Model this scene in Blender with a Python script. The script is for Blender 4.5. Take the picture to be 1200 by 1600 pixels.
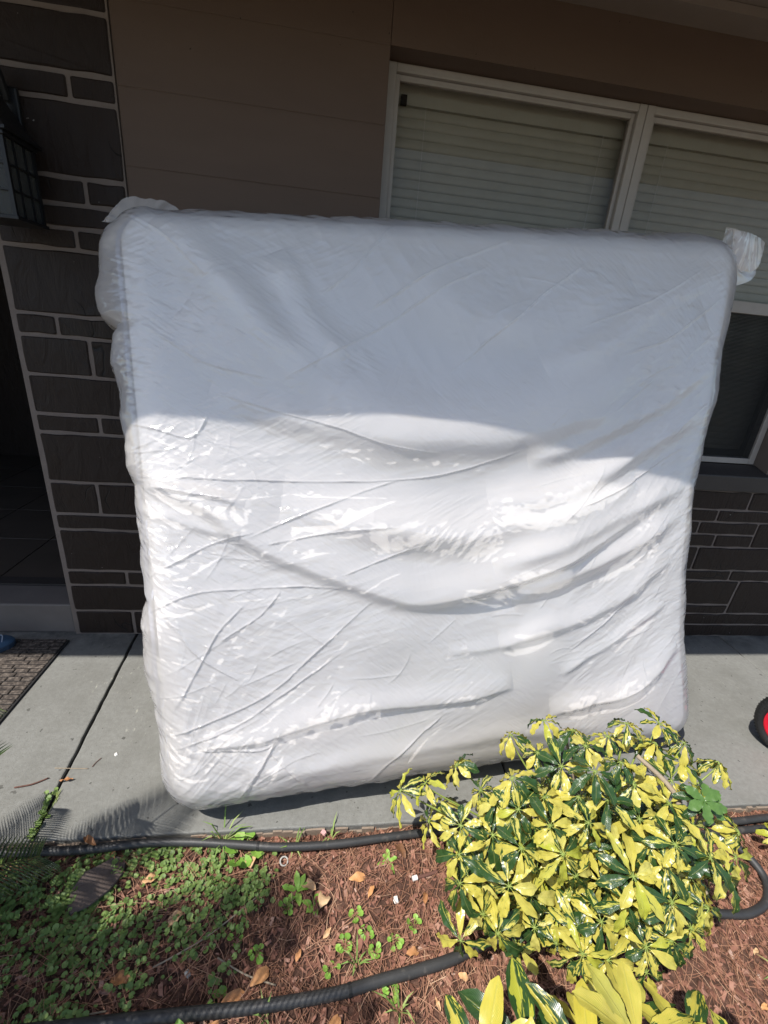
import bpy, bmesh, math, random
import numpy as np
from mathutils import Vector, Matrix, noise as mnoise

for o in list(bpy.data.objects): bpy.data.objects.remove(o)
scene = bpy.context.scene
COL = scene.collection
R = math.radians
random.seed(7)

# ------------------------------------------------------------------ camera
def cam_axes(p, y, r):
    fwd = Vector((math.sin(y)*math.cos(p), math.cos(y)*math.cos(p), math.sin(p)))
    right = Vector((math.cos(y), -math.sin(y), 0)); up = right.cross(fwd)
    return (math.cos(r)*right + math.sin(r)*up, -math.sin(r)*right + math.cos(r)*up, fwd)
cr, cu, cf = cam_axes(R(-21.65), R(7.98), R(5.2))
cam = bpy.data.cameras.new('camera'); cam_o = bpy.data.objects.new('camera', cam); COL.objects.link(cam_o)
cam_o.matrix_world = Matrix(((cr.x, cu.x, -cf.x, 0), (cr.y, cu.y, -cf.y, 0), (cr.z, cu.z, -cf.z, 1.55), (0, 0, 0, 1)))
cam.sensor_fit = 'HORIZONTAL'; cam.sensor_width = 36; cam.lens = 36*700/1200
cam.clip_start = 0.02; cam.clip_end = 500
scene.camera = cam_o

# ------------------------------------------------------------------ light
SUN = Vector((.55, .35, -1.0))                       # direction the light travels
world = bpy.data.worlds.new('World'); scene.world = world; world.use_nodes = True
wn = world.node_tree; wn.nodes.clear()
sky = wn.nodes.new('ShaderNodeTexSky'); sky.sky_type = 'NISHITA'; sky.sun_disc = False
sky.sun_elevation = math.asin(1/SUN.length); sky.sun_rotation = math.atan2(-SUN.x, -SUN.y)
bg = wn.nodes.new('ShaderNodeBackground'); bg.inputs[1].default_value = 0.15
wo = wn.nodes.new('ShaderNodeOutputWorld')
wn.links.new(sky.outputs[0], bg.inputs[0]); wn.links.new(bg.outputs[0], wo.inputs[0])
sl = bpy.data.lights.new('sun', 'SUN'); sl.energy = 5.0; sl.angle = R(.50); sl.color = (1, .965, .91)
so = bpy.data.objects.new('sun', sl); COL.objects.link(so); so.location = (-5, -4, 9)
so.rotation_euler = SUN.to_track_quat('-Z', 'Y').to_euler()
vs = scene.view_settings
vs.view_transform = 'Standard'; vs.look = 'None'; vs.gamma = 1; vs.exposure = 0.36
scene.render.engine = 'CYCLES'
scene.cycles.transparent_max_bounces = 10
scene.cycles.max_bounces = 6
scene.cycles.diffuse_bounces = 3

# ------------------------------------------------------------------ materials
class NT:
    def __init__(s, name):
        s.m = bpy.data.materials.new(name); s.m.use_nodes = True
        s.t = s.m.node_tree; s.t.nodes.clear()
        s.out = s.n('OutputMaterial')
    def n(s, kind, **kw):
        nd = s.t.nodes.new('ShaderNode' + kind)
        for k, v in kw.items():
            if k.startswith('i_'):
                key = k[2:]; key = int(key) if key.isdigit() else key.replace('_', ' ')
                s.set(nd.inputs[key], v)
            else: setattr(nd, k, v)
        return nd
    def set(s, sock, v):
        if isinstance(v, bpy.types.NodeSocket): s.t.links.new(v, sock)
        elif isinstance(v, bpy.types.Node): s.t.links.new(v.outputs[0], sock)
        else:
            if isinstance(v, (tuple, list)) and len(v) == 3 and sock.type == 'RGBA': v = (*v, 1)
            sock.default_value = v
    def coord(s, which='Object', scale=(1, 1, 1), rot=(0, 0, 0), loc=(0, 0, 0)):
        c = s.n('TexCoord'); mp = s.n('Mapping')
        s.set(mp.inputs[0], c.outputs[which]); mp.inputs[1].default_value = loc
        mp.inputs[2].default_value = rot; mp.inputs[3].default_value = scale
        return mp.outputs[0]
    def geo(s, scale=(1, 1, 1), rot=(0, 0, 0)):           # world-space position
        g = s.n('NewGeometry'); mp = s.n('Mapping'); s.set(mp.inputs[0], g.outputs['Position'])
        mp.inputs[3].default_value = scale; mp.inputs[2].default_value = rot
        return mp.outputs[0]
    def noise(s, vec, scale, detail=4, rough=.55, dist=0):
        return s.n('TexNoise', i_Vector=vec, i_Scale=scale, i_Detail=detail, i_Roughness=rough, i_Distortion=dist).outputs[0]
    def ramp(s, fac, stops):
        r = s.n('ValToRGB', i_0=fac); e = r.color_ramp.elements
        while len(e) < len(stops): e.new(.5)
        for el, (p, c) in zip(e, stops):
            el.position = p; el.color = (*c, 1) if isinstance(c, (tuple, list)) else (c, c, c, 1)
        return r.outputs[0]
    def mix(s, fac, a, b, mode='MIX'):
        x = s.n('Mix', data_type='RGBA', blend_type=mode)
        s.set(x.inputs[0], fac); s.set(x.inputs[6], a); s.set(x.inputs[7], b)
        return x.outputs[2]
    def math(s, op, a, b=0.0, clamp=False):
        x = s.n('Math', operation=op, use_clamp=clamp); s.set(x.inputs[0], a); s.set(x.inputs[1], b); return x.outputs[0]
    def bump(s, h, strength=.3, dist=.01, prev=None):
        b = s.n('Bump', i_Height=h, i_Strength=strength, i_Distance=dist)
        if prev is not None: s.set(b.inputs['Normal'], prev)
        return b.outputs[0]
    def pbr(s, color, rough=.6, normal=None, spec=.5, metal=0, **kw):
        p = s.n('BsdfPrincipled'); s.set(p.inputs['Base Color'], color); s.set(p.inputs['Roughness'], rough)
        p.inputs['Specular IOR Level'].default_value = spec; p.inputs['Metallic'].default_value = metal
        if normal is not None: s.set(p.inputs['Normal'], normal)
        for k, v in kw.items(): s.set(p.inputs[k.replace('_', ' ')], v)
        s.p = p; return p
    def done(s, sh):
        s.set(s.out.inputs[0], sh); return s.m

def plain(name, c, rough=.6, var=.25, scale=30, bump=.15, spec=.4, metal=0, dist=.003):
    t = NT(name); v = t.geo(); n = t.noise(v, scale, 5)
    col = t.mix(n, tuple(x*(1-var) for x in c), tuple(min(1, x*(1+var)) for x in c))
    return t.done(t.pbr(col, rough, t.bump(t.noise(v, scale*6, 4), bump, dist), spec, metal))

M = {}
# painted stone: satin dark brown paint over split faces
t = NT('painted_stone'); v = t.geo()
n1 = t.noise(v, 2.2, 5); n2 = t.noise(t.geo((9, 9, 3)), 1.6, 6, .6, 1.2)
col = t.mix(n1, (.0155, .0100, .0078), (.026, .0170, .0135))
cr_ = t.n('TexVoronoi', i_Vector=t.mix(.12, t.geo((1, 1, .45)), t.n('TexNoise', i_Vector=v, i_Scale=5.).outputs[1]), i_Scale=5.5, feature='DISTANCE_TO_EDGE').outputs[0]
crk = t.math('MULTIPLY', t.ramp(cr_, [(0, 1), (.012, 0)]), t.ramp(t.noise(v, 3.1, 2), [(.52, 0), (.6, 1)]))
col = t.mix(crk, col, (.006, .005, .005))
chip = t.ramp(t.noise(v, 46, 2), [(.775, 0), (.79, 1)])
col = t.mix(chip, col, (.22, .20, .18))
b = t.bump(n2, .75, .014); b = t.bump(t.noise(v, 90, 4), .25, .003, b); b = t.bump(t.math('SUBTRACT', 1, crk), .5, .004, b)
M['stone'] = t.done(t.pbr(col, t.ramp(n1, [(.3, .48), (.7, .68)]), b, .22))
t = NT('painted_mortar'); v = t.geo(); n = t.noise(v, 14, 5)
col = t.mix(n, (.135, .108, .092), (.19, .155, .135))
M['mortar'] = t.done(t.pbr(col, .8, t.bump(t.noise(v, 120, 5), .5, .004), .25))
t = NT('painted_siding'); v = t.geo(); n = t.noise(t.geo((1, 1, 4)), 3, 5)
col = t.mix(n, (.088, .058, .042), (.112, .075, .054))
col = t.mix(t.ramp(t.noise(v, 60, 2), [(.77, 0), (.79, 1)]), col, (.012, .010, .008))
M['siding'] = t.done(t.pbr(col, .62, t.bump(t.noise(v, 160, 4), .18, .002), .3))
M['frame'] = plain('window_frame_paint', (.33, .30, .27), .45, .12, 22, .12)
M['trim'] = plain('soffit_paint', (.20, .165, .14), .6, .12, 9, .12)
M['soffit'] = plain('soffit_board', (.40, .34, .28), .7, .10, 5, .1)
M['blind'] = plain('blind_slat_vinyl', (.40, .41, .345), .5, .10, 14, .03)
M['cord'] = plain('blind_cord', (.5, .5, .46), .7, .1)
M['screen'] = plain('insect_screen', (.010, .011, .011), .7, .3, 40, .05)
M['dark'] = plain('dark_interior', (.012, .011, .010), .8, .3)
M['sillp'] = plain('painted_sill', (.034, .029, .027), .55, .2, 12, .3)
M['roof'] = plain('roof_shingle', (.09, .08, .075), .9, .3, 20, .4)
t = NT('window_glass')
gl = t.n('BsdfGlossy', i_Roughness=.015); tr = t.n('BsdfTransparent', i_0=(.90, .88, .87))
ms = t.n('MixShader', i_0=t.n('Fresnel', i_IOR=1.22), i_1=tr, i_2=gl)
M['glass'] = t.done(ms)
t = NT('lantern_glass')
v = t.geo()
gl = t.n('BsdfGlossy', i_Roughness=.12, i_Normal=t.bump(t.noise(v, 40, 3), .4, .004)); tr = t.n('BsdfTransparent', i_0=(.50, .51, .50))
df = t.n('BsdfDiffuse', i_0=(.085, .085, .08))
m1 = t.n('MixShader', i_0=.6, i_1=tr, i_2=df)
M['lglass'] = t.done(t.n('MixShader', i_0=.008, i_1=m1, i_2=gl))
M['iron'] = plain('black_iron', (.008, .008, .009), .5, .3, 40, .2, .4)
# concrete painted grey, worn
t = NT('painted_concrete'); v = t.geo()
n1 = t.noise(v, 2.5, 6, .6); n2 = t.noise(v, 60, 5, .6)
col = t.mix(n1, (.138, .136, .123), (.205, .202, .183))
col = t.mix(t.ramp(n2, [(.35, .0), (.7, .35)]), col, (.28, .28, .26))
speck = t.ramp(t.noise(v, 260, 2), [(.63, 0), (.70, 1)])
col = t.mix(t.math('MULTIPLY', speck, .7), col, (.09, .09, .085))
# worn white scuffs in diagonal patches
sc = t.math('MULTIPLY', t.ramp(t.noise(t.geo((3, 1, 1), (0, 0, R(28))), 16, 6, .75), [(.60, 0), (.66, 1)]), t.ramp(t.noise(v, 1.6, 3), [(.54, 0), (.62, 1)]))
col = t.mix(t.math('MULTIPLY', sc, .7), col, (.50, .48, .40))
spots = t.math('MULTIPLY', t.ramp(t.noise(v, 38, 2), [(.685, 0), (.71, 1)]), .8)
col = t.mix(spots, col, (.05, .048, .042))
dirt = t.ramp(t.noise(v, 3.1, 7, .75), [(.44, 0), (.70, .85)])
col = t.mix(dirt, col, (.135, .132, .117))
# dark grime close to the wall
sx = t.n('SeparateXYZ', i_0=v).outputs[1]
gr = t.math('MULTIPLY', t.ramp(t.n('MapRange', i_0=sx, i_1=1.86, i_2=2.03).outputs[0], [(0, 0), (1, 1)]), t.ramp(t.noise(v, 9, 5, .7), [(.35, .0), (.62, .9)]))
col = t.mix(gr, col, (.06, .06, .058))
pit = t.ramp(t.noise(v, 150, 3), [(.30, 0), (.44, 1)])
b = t.bump(pit, .35, .003); b = t.bump(t.noise(v, 420, 3), .4, .002, b)
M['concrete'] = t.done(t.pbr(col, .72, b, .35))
M['edge'] = plain('raw_concrete_edge', (.26, .20, .15), .9, .25, 60, .6, dist=.006)
M['joint'] = plain('joint_dirt', (.022, .020, .016), .95, .4, 60, .5)
t = NT('bed_soil'); v = t.geo(); n = t.noise(v, 26, 8, .7)
col = t.ramp(n, [(.3, (.045, .024, .017)), (.5, (.13, .070, .050)), (.62, (.22, .115, .080)), (.75, (.27, .19, .14))])
M['soil'] = t.done(t.pbr(col, .95, t.bump(t.noise(v, 70, 8, .75), .9, .02), .2))
t = NT('warm_bounce_ground'); v = t.geo(); n = t.noise(v, 3, 8, .7)
M['bounce_ground'] = t.done(t.pbr(t.mix(n, (.13, .105, .075), (.19, .16, .12)), .95, t.bump(t.noise(v, 60, 5), .6, .02), .2))  # unseen ground, tan tone set to bounce warm light onto the wall
def seeded(name, stops, rough=.8, spec=.25, transl=0, veins=False):
    t = NT(name); at = t.n('Attribute', attribute_name='seed'); v = t.geo()
    f = t.math('ADD', t.math('MULTIPLY', at.outputs['Fac'], .75), t.math('MULTIPLY', t.noise(v, 90, 4), .25))
    stops = [(q, tuple(min(.8, x*1.5) for x in c)) for q, c in stops]
    col = t.ramp(f, stops); p = t.pbr(col, rough, t.bump(t.noise(v, 260, 3), .3, .002), spec)
    if transl:
        tl = t.n('BsdfTranslucent', i_0=col); return t.done(t.n('MixShader', i_0=transl, i_1=p, i_2=tl))
    return t.done(p)
M['bark'] = seeded('bark_chips', [(.1, (.035, .017, .012)), (.35, (.105, .047, .031)), (.6, (.18, .084, .057)), (.8, (.25, .145, .105)), (.95, (.33, .25, .20))])
M['needle'] = seeded('pine_needles', [(.1, (.07, .032, .017)), (.5, (.19, .092, .055)), (.8, (.28, .16, .10)), (.95, (.36, .26, .17))], .6)
M['cover'] = seeded('ground_cover_leaf', [(.1, (.055, .090, .022)), (.5, (.115, .175, .045)), (.8, (.17, .23, .070)), (.95, (.25, .28, .11))], .5, .4, .25)
M['weed'] = seeded('weed_leaf', [(.1, (.06, .13, .02)), (.6, (.15, .28, .04)), (.95, (.26, .40, .08))], .45, .4, .3)
M['grass'] = seeded('grass_blade', [(.1, (.07, .12, .03)), (.6, (.16, .24, .06)), (.95, (.32, .34, .14))], .55, .3, .25)
M['deadleaf'] = seeded('dry_leaf', [(.05, (.07, .035, .02)), (.35, (.26, .12, .05)), (.6, (.40, .20, .08)), (.8, (.42, .30, .18)), (.95, (.50, .42, .30))], .6, .4, .1)
M['palmleaf'] = seeded('palm_leaflet', [(.1, (.010, .022, .010)), (.6, (.022, .045, .018)), (.9, (.05, .07, .02)), (.98, (.30, .26, .06))], .28, .6, .05)
M['rachis'] = plain('palm_rachis', (.10, .10, .03), .5, .3)
M['trunk'] = plain('palm_trunk_bark', (.07, .045, .03), .9, .4, 20, .8, dist=.01)
M['stem'] = plain('woody_stem', (.30, .24, .17), .8, .3, 60, .5, dist=.004)
M['greenstem'] = plain('green_petiole', (.22, .28, .06), .5, .2, 40, .1)
M['dryplate'] = plain('dry_palm_sheath', (.115, .085, .070), .85, .4, 16, .5, dist=.006)
# variegated leaf
t = NT('variegated_leaf'); uv = t.n('UVMap').outputs[0]; at = t.n('Attribute', attribute_name='seed').outputs['Fac']
s3 = t.n('SeparateXYZ', i_0=uv)
cx = t.n('CombineXYZ', i_0=t.math('MULTIPLY', s3.outputs[0], 2.6), i_1=t.math('MULTIPLY', s3.outputs[1], 1.5), i_2=t.math('MULTIPLY', at, 37.0)).outputs[0]
blob = t.noise(cx, 1.5, 3, .6, .6)
edge = t.math('ABSOLUTE', t.math('SUBTRACT', s3.outputs[0], .5))
bias = t.math('MULTIPLY', t.math('SUBTRACT', at, .53), .60)
val = t.math('ADD', t.math('ADD', blob, bias), t.math('MULTIPLY', edge, .18))
mask = t.ramp(val, [(.57, 0), (.595, 1)])
tint = t.noise(cx, 4, 3)
hue = t.ramp(t.n('TexWhiteNoise', noise_dimensions='1D', i_W=at).outputs[0], [(0, (.52, .44, .065)), (.5, (.52, .45, .095)), (.8, (.38, .40, .040)), (1, (.60, .52, .16))])
yel = t.mix(t.ramp(tint, [(.4, 0), (.75, .35)]), hue, (.32, .37, .05))
grn = t.mix(tint, (.013, .040, .012), (.045, .10, .024))
col = t.mix(mask, yel, grn)
vein = t.math('ABSOLUTE', t.math('SUBTRACT', s3.outputs[0], .5))
vn = t.ramp(vein, [(.0, 1), (.045, 0)])
col = t.mix(t.math('MULTIPLY', vn, .35), col, (.42, .43, .13))
sv = t.n('TexWave', wave_type='BANDS', bands_direction='Y', i_Scale=5.5, i_Distortion=1.5, i_Vector=t.n('CombineXYZ', i_0=s3.outputs[0], i_1=t.math('ADD', s3.outputs[1], t.math('MULTIPLY', vein, -.8)), i_2=at).outputs[0]).outputs[1]
nb = t.bump(sv, .18, .003); nb = t.bump(t.math('SUBTRACT', 1, vn), .3, .003, nb)
p = t.pbr(col, .24, nb, .55)
tl = t.n('BsdfTranslucent', i_0=col)
M['varieg'] = t.done(t.n('MixShader', i_0=.20, i_1=p, i_2=tl))
# plain green leaf of the same shrub
t = NT('plain_green_leaf'); v = t.geo()
col = t.mix(t.noise(v, 30, 3), (.06, .13, .03), (.12, .22, .05)); p = t.pbr(col, .32, t.bump(t.noise(v, 120, 3), .15, .002), .5)
M['gleaf'] = t.done(t.n('MixShader', i_0=.2, i_1=p, i_2=t.n('BsdfTranslucent', i_0=col)))
# hose rubber
t = NT('hose_rubber'); v = t.geo(); n = t.noise(v, 12, 5)
col = t.mix(n, (.018, .018, .019), (.045, .044, .042))
col = t.mix(t.ramp(t.noise(v, 35, 5), [(.58, 0), (.75, .6)]), col, (.12, .105, .09))
M['hose'] = t.done(t.pbr(col, t.ramp(n, [(.3, .38), (.7, .6)]), t.bump(t.noise(v, 200, 3), .2, .002), .45))
# door mat rubber
t = NT('rubber_mat'); v = t.geo(); n = t.noise(v, 60, 6, .7)
col = t.ramp(n, [(.32, (.018, .015, .014)), (.5, (.07, .056, .046)), (.66, (.17, .14, .115)), (.8, (.26, .21, .17))])
M['mat'] = t.done(t.pbr(col, .85, t.bump(t.noise(v, 150, 5), .5, .004), .3))
M['matbase'] = plain('rubber_mat_base', (.016, .015, .015), .8, .3, 60, .3)
M['stoop'] = plain('painted_stoop', (.125, .108, .098), .65, .25, 7, .35)
M['tile'] = plain('porch_tile', (.062, .048, .038), .5, .3, 5, .15)
M['shoeblue'] = plain('blue_canvas', (.050, .105, .185), .8, .25, 90, .5)
M['shoesole'] = plain('dark_blue_sole', (.030, .055, .095), .6, .2, 60, .2)
M['lace'] = plain('pale_lace', (.36, .42, .50), .8, .2)
M['red'] = plain('red_plastic', (.50, .008, .022), .28, .15, 12, .05)
M['tyre'] = plain('black_tyre', (.012, .012, .012), .6, .3, 60, .2)
M['white'] = plain('white_scrap', (.72, .70, .66), .6, .08, 50, .2)
M['pink'] = plain('pink_scrap', (.62, .34, .32), .6, .15, 50, .2)
M['stick'] = plain('brown_stick', (.12, .055, .04), .8, .3, 60, .4)
M['pebble'] = plain('pale_pebble', (.40, .38, .34), .8, .2, 60, .3)
# mattress ticking: quilted white cloth
t = NT('white_ticking'); v = t.geo()
col = t.mix(t.noise(v, 3, 4), (.88, .855, .83), (.93, .905, .88))
b = t.bump(t.noise(v, 420, 3), .25, .002); b = t.bump(t.noise(v, 9, 3), .3, .012, b)
M['ticking'] = t.done(t.pbr(col, .85, b, .25))
M['piping'] = plain('blue_grey_piping', (.30, .34, .46), .8, .2, 60, .2)
# thin polythene film
def film(name, opacity, gb=.75, rough=.095, gl=1.0):
    t = NT(name); v = t.geo()
    warp = t.n('TexNoise', i_Vector=v, i_Scale=7., i_Detail=3.).outputs[1]
    c1 = t.n('TexNoise', noise_type='RIDGED_MULTIFRACTAL', i_Vector=t.mix(.05, t.geo((1, 1, 2.6), (0, R(34), 0)), warp), i_Scale=15., i_Detail=3., i_Roughness=.55).outputs[0]
    c2 = t.n('TexNoise', noise_type='RIDGED_MULTIFRACTAL', i_Vector=t.mix(.05, t.geo((1, 1, 2.2), (0, R(-40), 0)), warp), i_Scale=24., i_Detail=3., i_Roughness=.55).outputs[0]
    m1 = t.ramp(t.noise(v, 2.4, 3, .5), [(.44, .08), (.60, 1)]); m2 = t.ramp(t.noise(t.geo((1, 1, 1), (.3, .4, 1)), 3.1, 3, .5), [(.46, .06), (.62, 1)])
    h = t.math('ADD', t.math('MULTIPLY', c1, m1), t.math('MULTIPLY', c2, m2))
    nd = t.bump(h, .22, .006); ng = t.bump(h, gb, .009)
    tint = (.975, .930, .895)
    haze = t.n('MixShader', i_0=.35, i_1=t.n('BsdfDiffuse', i_0=tint, i_Normal=nd), i_2=t.n('BsdfTranslucent', i_0=tint, i_Normal=nd))
    body = t.n('MixShader', i_0=opacity, i_1=t.n('BsdfTransparent', i_0=(.99, .985, .985)), i_2=haze)
    glo = t.n('BsdfGlossy', i_Roughness=rough, i_Normal=ng, i_0=(1, 1, 1))
    fr = t.n('Fresnel', i_IOR=1.50, i_Normal=ng)
    return t.done(t.n('MixShader', i_0=t.math('MULTIPLY', fr, gl), i_1=body, i_2=glo))
M['film'] = film('polythene_film', .46, 1.0)
M['film_loose'] = film('polythene_film_single', .30, .05, .35, .25)

# ------------------------------------------------------------------ builders
class MB:
    def __init__(s): s.v = []; s.f = []; s.uv = []; s.seed = []
    def add(s, vs, fs, seed=.5):
        o = len(s.v); s.v += [tuple(p) for p in vs]; s.f += [tuple(i+o for i in f) for f in fs]; s.seed += [seed]*len(vs); return s
    def box(s, x0, x1, y0, y1, z0, z1, seed=.5):
        return s.add([(x0,y0,z0),(x1,y0,z0),(x1,y1,z0),(x0,y1,z0),(x0,y0,z1),(x1,y0,z1),(x1,y1,z1),(x0,y1,z1)],
                     [(0,3,2,1),(4,5,6,7),(0,1,5,4),(1,2,6,5),(2,3,7,6),(3,0,4,7)], seed)
    def tube(s, pts, rad, seg=8, cap=True, seed=.5):
        pts = [Vector(p) for p in pts]; n = len(pts); rr = rad if isinstance(rad, (list, tuple)) else [rad]*n
        ref = Vector((0, 0, 1)); vs = []; fs = []; a = None
        for i, p in enumerate(pts):
            d = (pts[min(i+1, n-1)] - pts[max(i-1, 0)]).normalized()
            if a is None:
                a = d.orthogonal().normalized()
            a = (a - d*a.dot(d)).normalized(); b = d.cross(a)
            for k in range(seg):
                q = 2*math.pi*k/seg; vs.append(p + rr[i]*(math.cos(q)*a + math.sin(q)*b))
        for i in range(n-1):
            for k in range(seg):
                k2 = (k+1) % seg; fs.append((i*seg+k, i*seg+k2, (i+1)*seg+k2, (i+1)*seg+k))
        if cap: fs += [tuple(range(seg-1, -1, -1)), tuple((n-1)*seg+k for k in range(seg))]
        return s.add(vs, fs, seed)
    def mesh(s, name, mat, smooth=False):
        me = bpy.data.meshes.new(name); me.from_pydata([tuple(float(c) for c in q) for q in s.v], [], s.f)
        if any(x != .5 for x in s.seed):
            at = me.attributes.new('seed', 'FLOAT', 'POINT'); at.data.foreach_set('value', s.seed)
        if s.uv:
            ul = me.uv_layers.new(name='UVMap'); li = np.empty(len(me.loops), np.int32); me.loops.foreach_get('vertex_index', li)
            ul.data.foreach_set('uv', np.array(s.uv, np.float32)[li].ravel())
        me.materials.append(mat)
        if smooth: me.shade_smooth()
        me.update(); return me
    def build(s, name, mat, parent=None, smooth=False):
        return link(name, s.mesh(name, mat, smooth), parent)
def link(name, me, parent=None):
    o = bpy.data.objects.new(name, me); COL.objects.link(o); o.parent = parent; return o
def tag(o, label, cat, group=None):
    o['label'] = label; o['category'] = cat
    if group: o['group'] = group
    return o
def empty(name, loc, label, cat, group=None):
    o = bpy.data.objects.new(name, None); COL.objects.link(o); o.location = loc; o.empty_display_size = .1
    return tag(o, label, cat, group)
def struct(o): o['kind'] = 'structure'; return o
def stuff(o): o['kind'] = 'stuff'; return o
def bevel(o, w=.004, seg=2):
    m = o.modifiers.new('bevel', 'BEVEL'); m.width = w; m.segments = seg; m.limit_method = 'ANGLE'; return o
def spline(pts, n=8):
    P = [Vector(p) for p in pts]; out = []
    for i in range(len(P)-1):
        p0, p1, p2, p3 = P[max(i-1, 0)], P[i], P[i+1], P[min(i+2, len(P)-1)]
        for k in range(n):
            q = k/n
            out.append(.5*((2*p1) + (p2-p0)*q + (2*p0-5*p1+4*p2-p3)*q*q + (3*p1-p0-3*p2+p3)*q**3))
    return out + [P[-1]]
YW = 2.04                                              # face of the house wall

# ------------------------------------------------------------------ ground and walk
struct(MB().add([(-150,-150,-.10),(150,-150,-.10),(150,150,-.10),(-150,150,-.10)], [(0,1,2,3)]).build('ground', M['bounce_ground']))
def bed_z(x, y): return -.035 + .022*mnoise.noise(Vector((x*2.2, y*2.2, 3))) + .010*mnoise.noise(Vector((x*9, y*9, 7)))
mb = MB(); nx, ny = 220, 80; vs = []; fs = []
for j in range(ny+1):
    for i in range(nx+1):
        x = -2.4 + 5.4*i/nx; y = -.55 + 1.61*j/ny; vs.append((x, y, bed_z(x, y)))
fs = [(j*(nx+1)+i, j*(nx+1)+i+1, (j+1)*(nx+1)+i+1, (j+1)*(nx+1)+i) for j in range(ny) for i in range(nx)]
bed = struct(mb.add(vs, fs).build('garden_bed', M['soil'], smooth=True))

walk = struct(MB().box(-6, 7, 1.016, YW+.1, -.09, -.014).build('sidewalk', M['joint']))
def slab(pts):
    q = []
    for (x0, y0), (x1, y1) in zip(pts, pts[1:]+pts[:1]):
        k = max(1, int(math.hypot(x1-x0, y1-y0)/.035)) if max(abs(x0), abs(x1)) < 5 else 1
        for i in range(k): q.append((x0+(x1-x0)*i/k+random.uniform(-.0018, .0018), y0+(y1-y0)*i/k+random.uniform(-.0018, .0018)))
    pts = q; me = MB(); n = len(pts)
    me.add([(x, y, 0) for x, y in pts] + [(x, y, -.085) for x, y in pts], [tuple(range(n)), tuple(range(2*n-1, n-1, -1))] + [((i), i+n, (i+1) % n+n, (i+1) % n) for i in range(n)])
    return bevel(me.build('slab', M['concrete'], walk), .005, 2)
YE = 1.010; YB = YW+.06
slab([(-6, YE), (-.872, YE), (-.956, YB), (-6, YB)])
slab([(-.860, YE), (.735, YE), (.735, YB), (-.944, YB)])
slab([(.743, YE), (2.392, YE), (2.426, YB), (.743, YB)])
slab([(2.396, YE), (7, YE), (7, YB), (2.430, YB)])
# broken raw lip along the front of the walk
mb = MB(); x = -2.4
while x < 3:
    w = random.uniform(.012, .05); d = random.uniform(.001, .010); h = random.uniform(.006, .022)
    mb.box(x, x+w*1.02, YE-d, YE+.003, -.08, -.003-h); x += w
mb.build('slab_edge', M['edge'], walk)
# grass growing in the joint is added with the weeds

# ------------------------------------------------------------------ house
house = empty('house', (0, YW, 0), 'dark brown stone and taupe board house wall with a wide eave', 'house')
def hp(mb, name, mat, parent=None, smooth=False):
    o = mb.build(name, mat, parent or house, smooth)
    if parent is None: o.location = (0, -YW, 0)
    return o
def stone_mesh(poly, depth=.009):
    # poly: corner points (x, z), counter-clockwise; rounded corners and wavering edges
    P = [Vector((x, z)) for x, z in poly]; n = len(P); out = []
    for i in range(n):
        a, b, c = P[i-1], P[i], P[(i+1) % n]
        r = min(.006, (b-a).length*.2, (c-b).length*.2)
        out += [b+(a-b).normalized()*r, b+((a-b).normalized()+(c-b).normalized())*r*.28, b+(c-b).normalized()*r]
        L = (c-b).length; k = int(L/.06)
        nrm = Vector(((c-b).y, -(c-b).x)).normalized()
        for j in range(1, k):
            q = b+(c-b)*(j/k); out.append(q + nrm*random.uniform(-.0030, .0030))
    m = len(out); cx = sum(out, Vector((0, 0)))/m; d0 = depth*random.uniform(.8, 1.25)
    vs = [(p.x, YW+.006, p.y) for p in out]
    vs += [(p.x, YW-d0*.65, p.y) for p in out]
    ins = [p + (cx-p).normalized()*.005 for p in out]
    vs += [(p.x, YW-d0+random.uniform(-.001, .001), p.y) for p in ins]
    fs = [tuple(range(2*m, 3*m))]
    for l in (0, 1):
        fs += [(l*m+i, l*m+(i+1) % m, (l+1)*m+(i+1) % m, (l+1)*m+i) for i in range(m)]
    return MB().add(vs, fs)
G_ = .0075                                             # half a mortar joint
pier = hp(MB().box(-1.238, -.762, YW-.004, YW+.30, .0, 2.9), 'stone_pier', M['mortar'])
rowz = [0, .142, .290, .370, .588, .664, .820, 1.041, 1.120, 1.279, 1.429, 1.509, 1.740, 1.811, 1.886, 1.970, 2.192, 2.266, 2.426, 2.58, 2.9]
vj = {0: -.951, 2: -.954, 5: -1.026, 7: -.972, 9: -.967, 10: -1.075, 12: -.956, 14: -.901, 16: -.910, 18: -1.0}
for i in range(len(rowz)-1):
    xs = [-1.224] + ([vj[i]] if i in vj else []) + [-.760]
    for a, b in zip(xs, xs[1:]):
        hp(stone_mesh([(a+G_, rowz[i]+G_), (b-G_, rowz[i]+G_), (b-G_, rowz[i+1]-G_), (a+G_, rowz[i+1]-G_)]), 'stone', M['stone'], pier)
wain = hp(MB().box(-.760, 7, YW-.003, YW+.30, 0, .932), 'stone_wall', M['mortar'])
rz = [.0, .085, .163, .388, .455, .601, .678, .753, .823, .930]
def row(z0, z1, xs):
    for a, b in zip(xs, xs[1:]):
        if isinstance(a, tuple): a0, a1 = a
        else: a0 = a1 = a
        if isinstance(b, tuple): b0, b1 = b
        else: b0 = b1 = b
        g = .006
        hp(stone_mesh([(a0+g, z0+g), (b0-g, z0+g), (b1-g, z1-g), (a1+g, z1-g)]), 'stone', M['stone'], wain)
fillx = lambda s, w: [-.754] + [s-w*k+random.uniform(-.06, .06) for k in range(int((s+.5)/w), 0, -1)]
row(0, .085, fillx(1.9, .62) + [1.9, 2.9, 3.6, 4.4, 5.5, 7])
row(.085, .163, fillx(1.9, .5) + [1.9, 2.75, 3.3, 4.1, 5.0, 7])
row(.163, .224, fillx(1.98, .62) + [1.98, (2.395, 2.401)])
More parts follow.
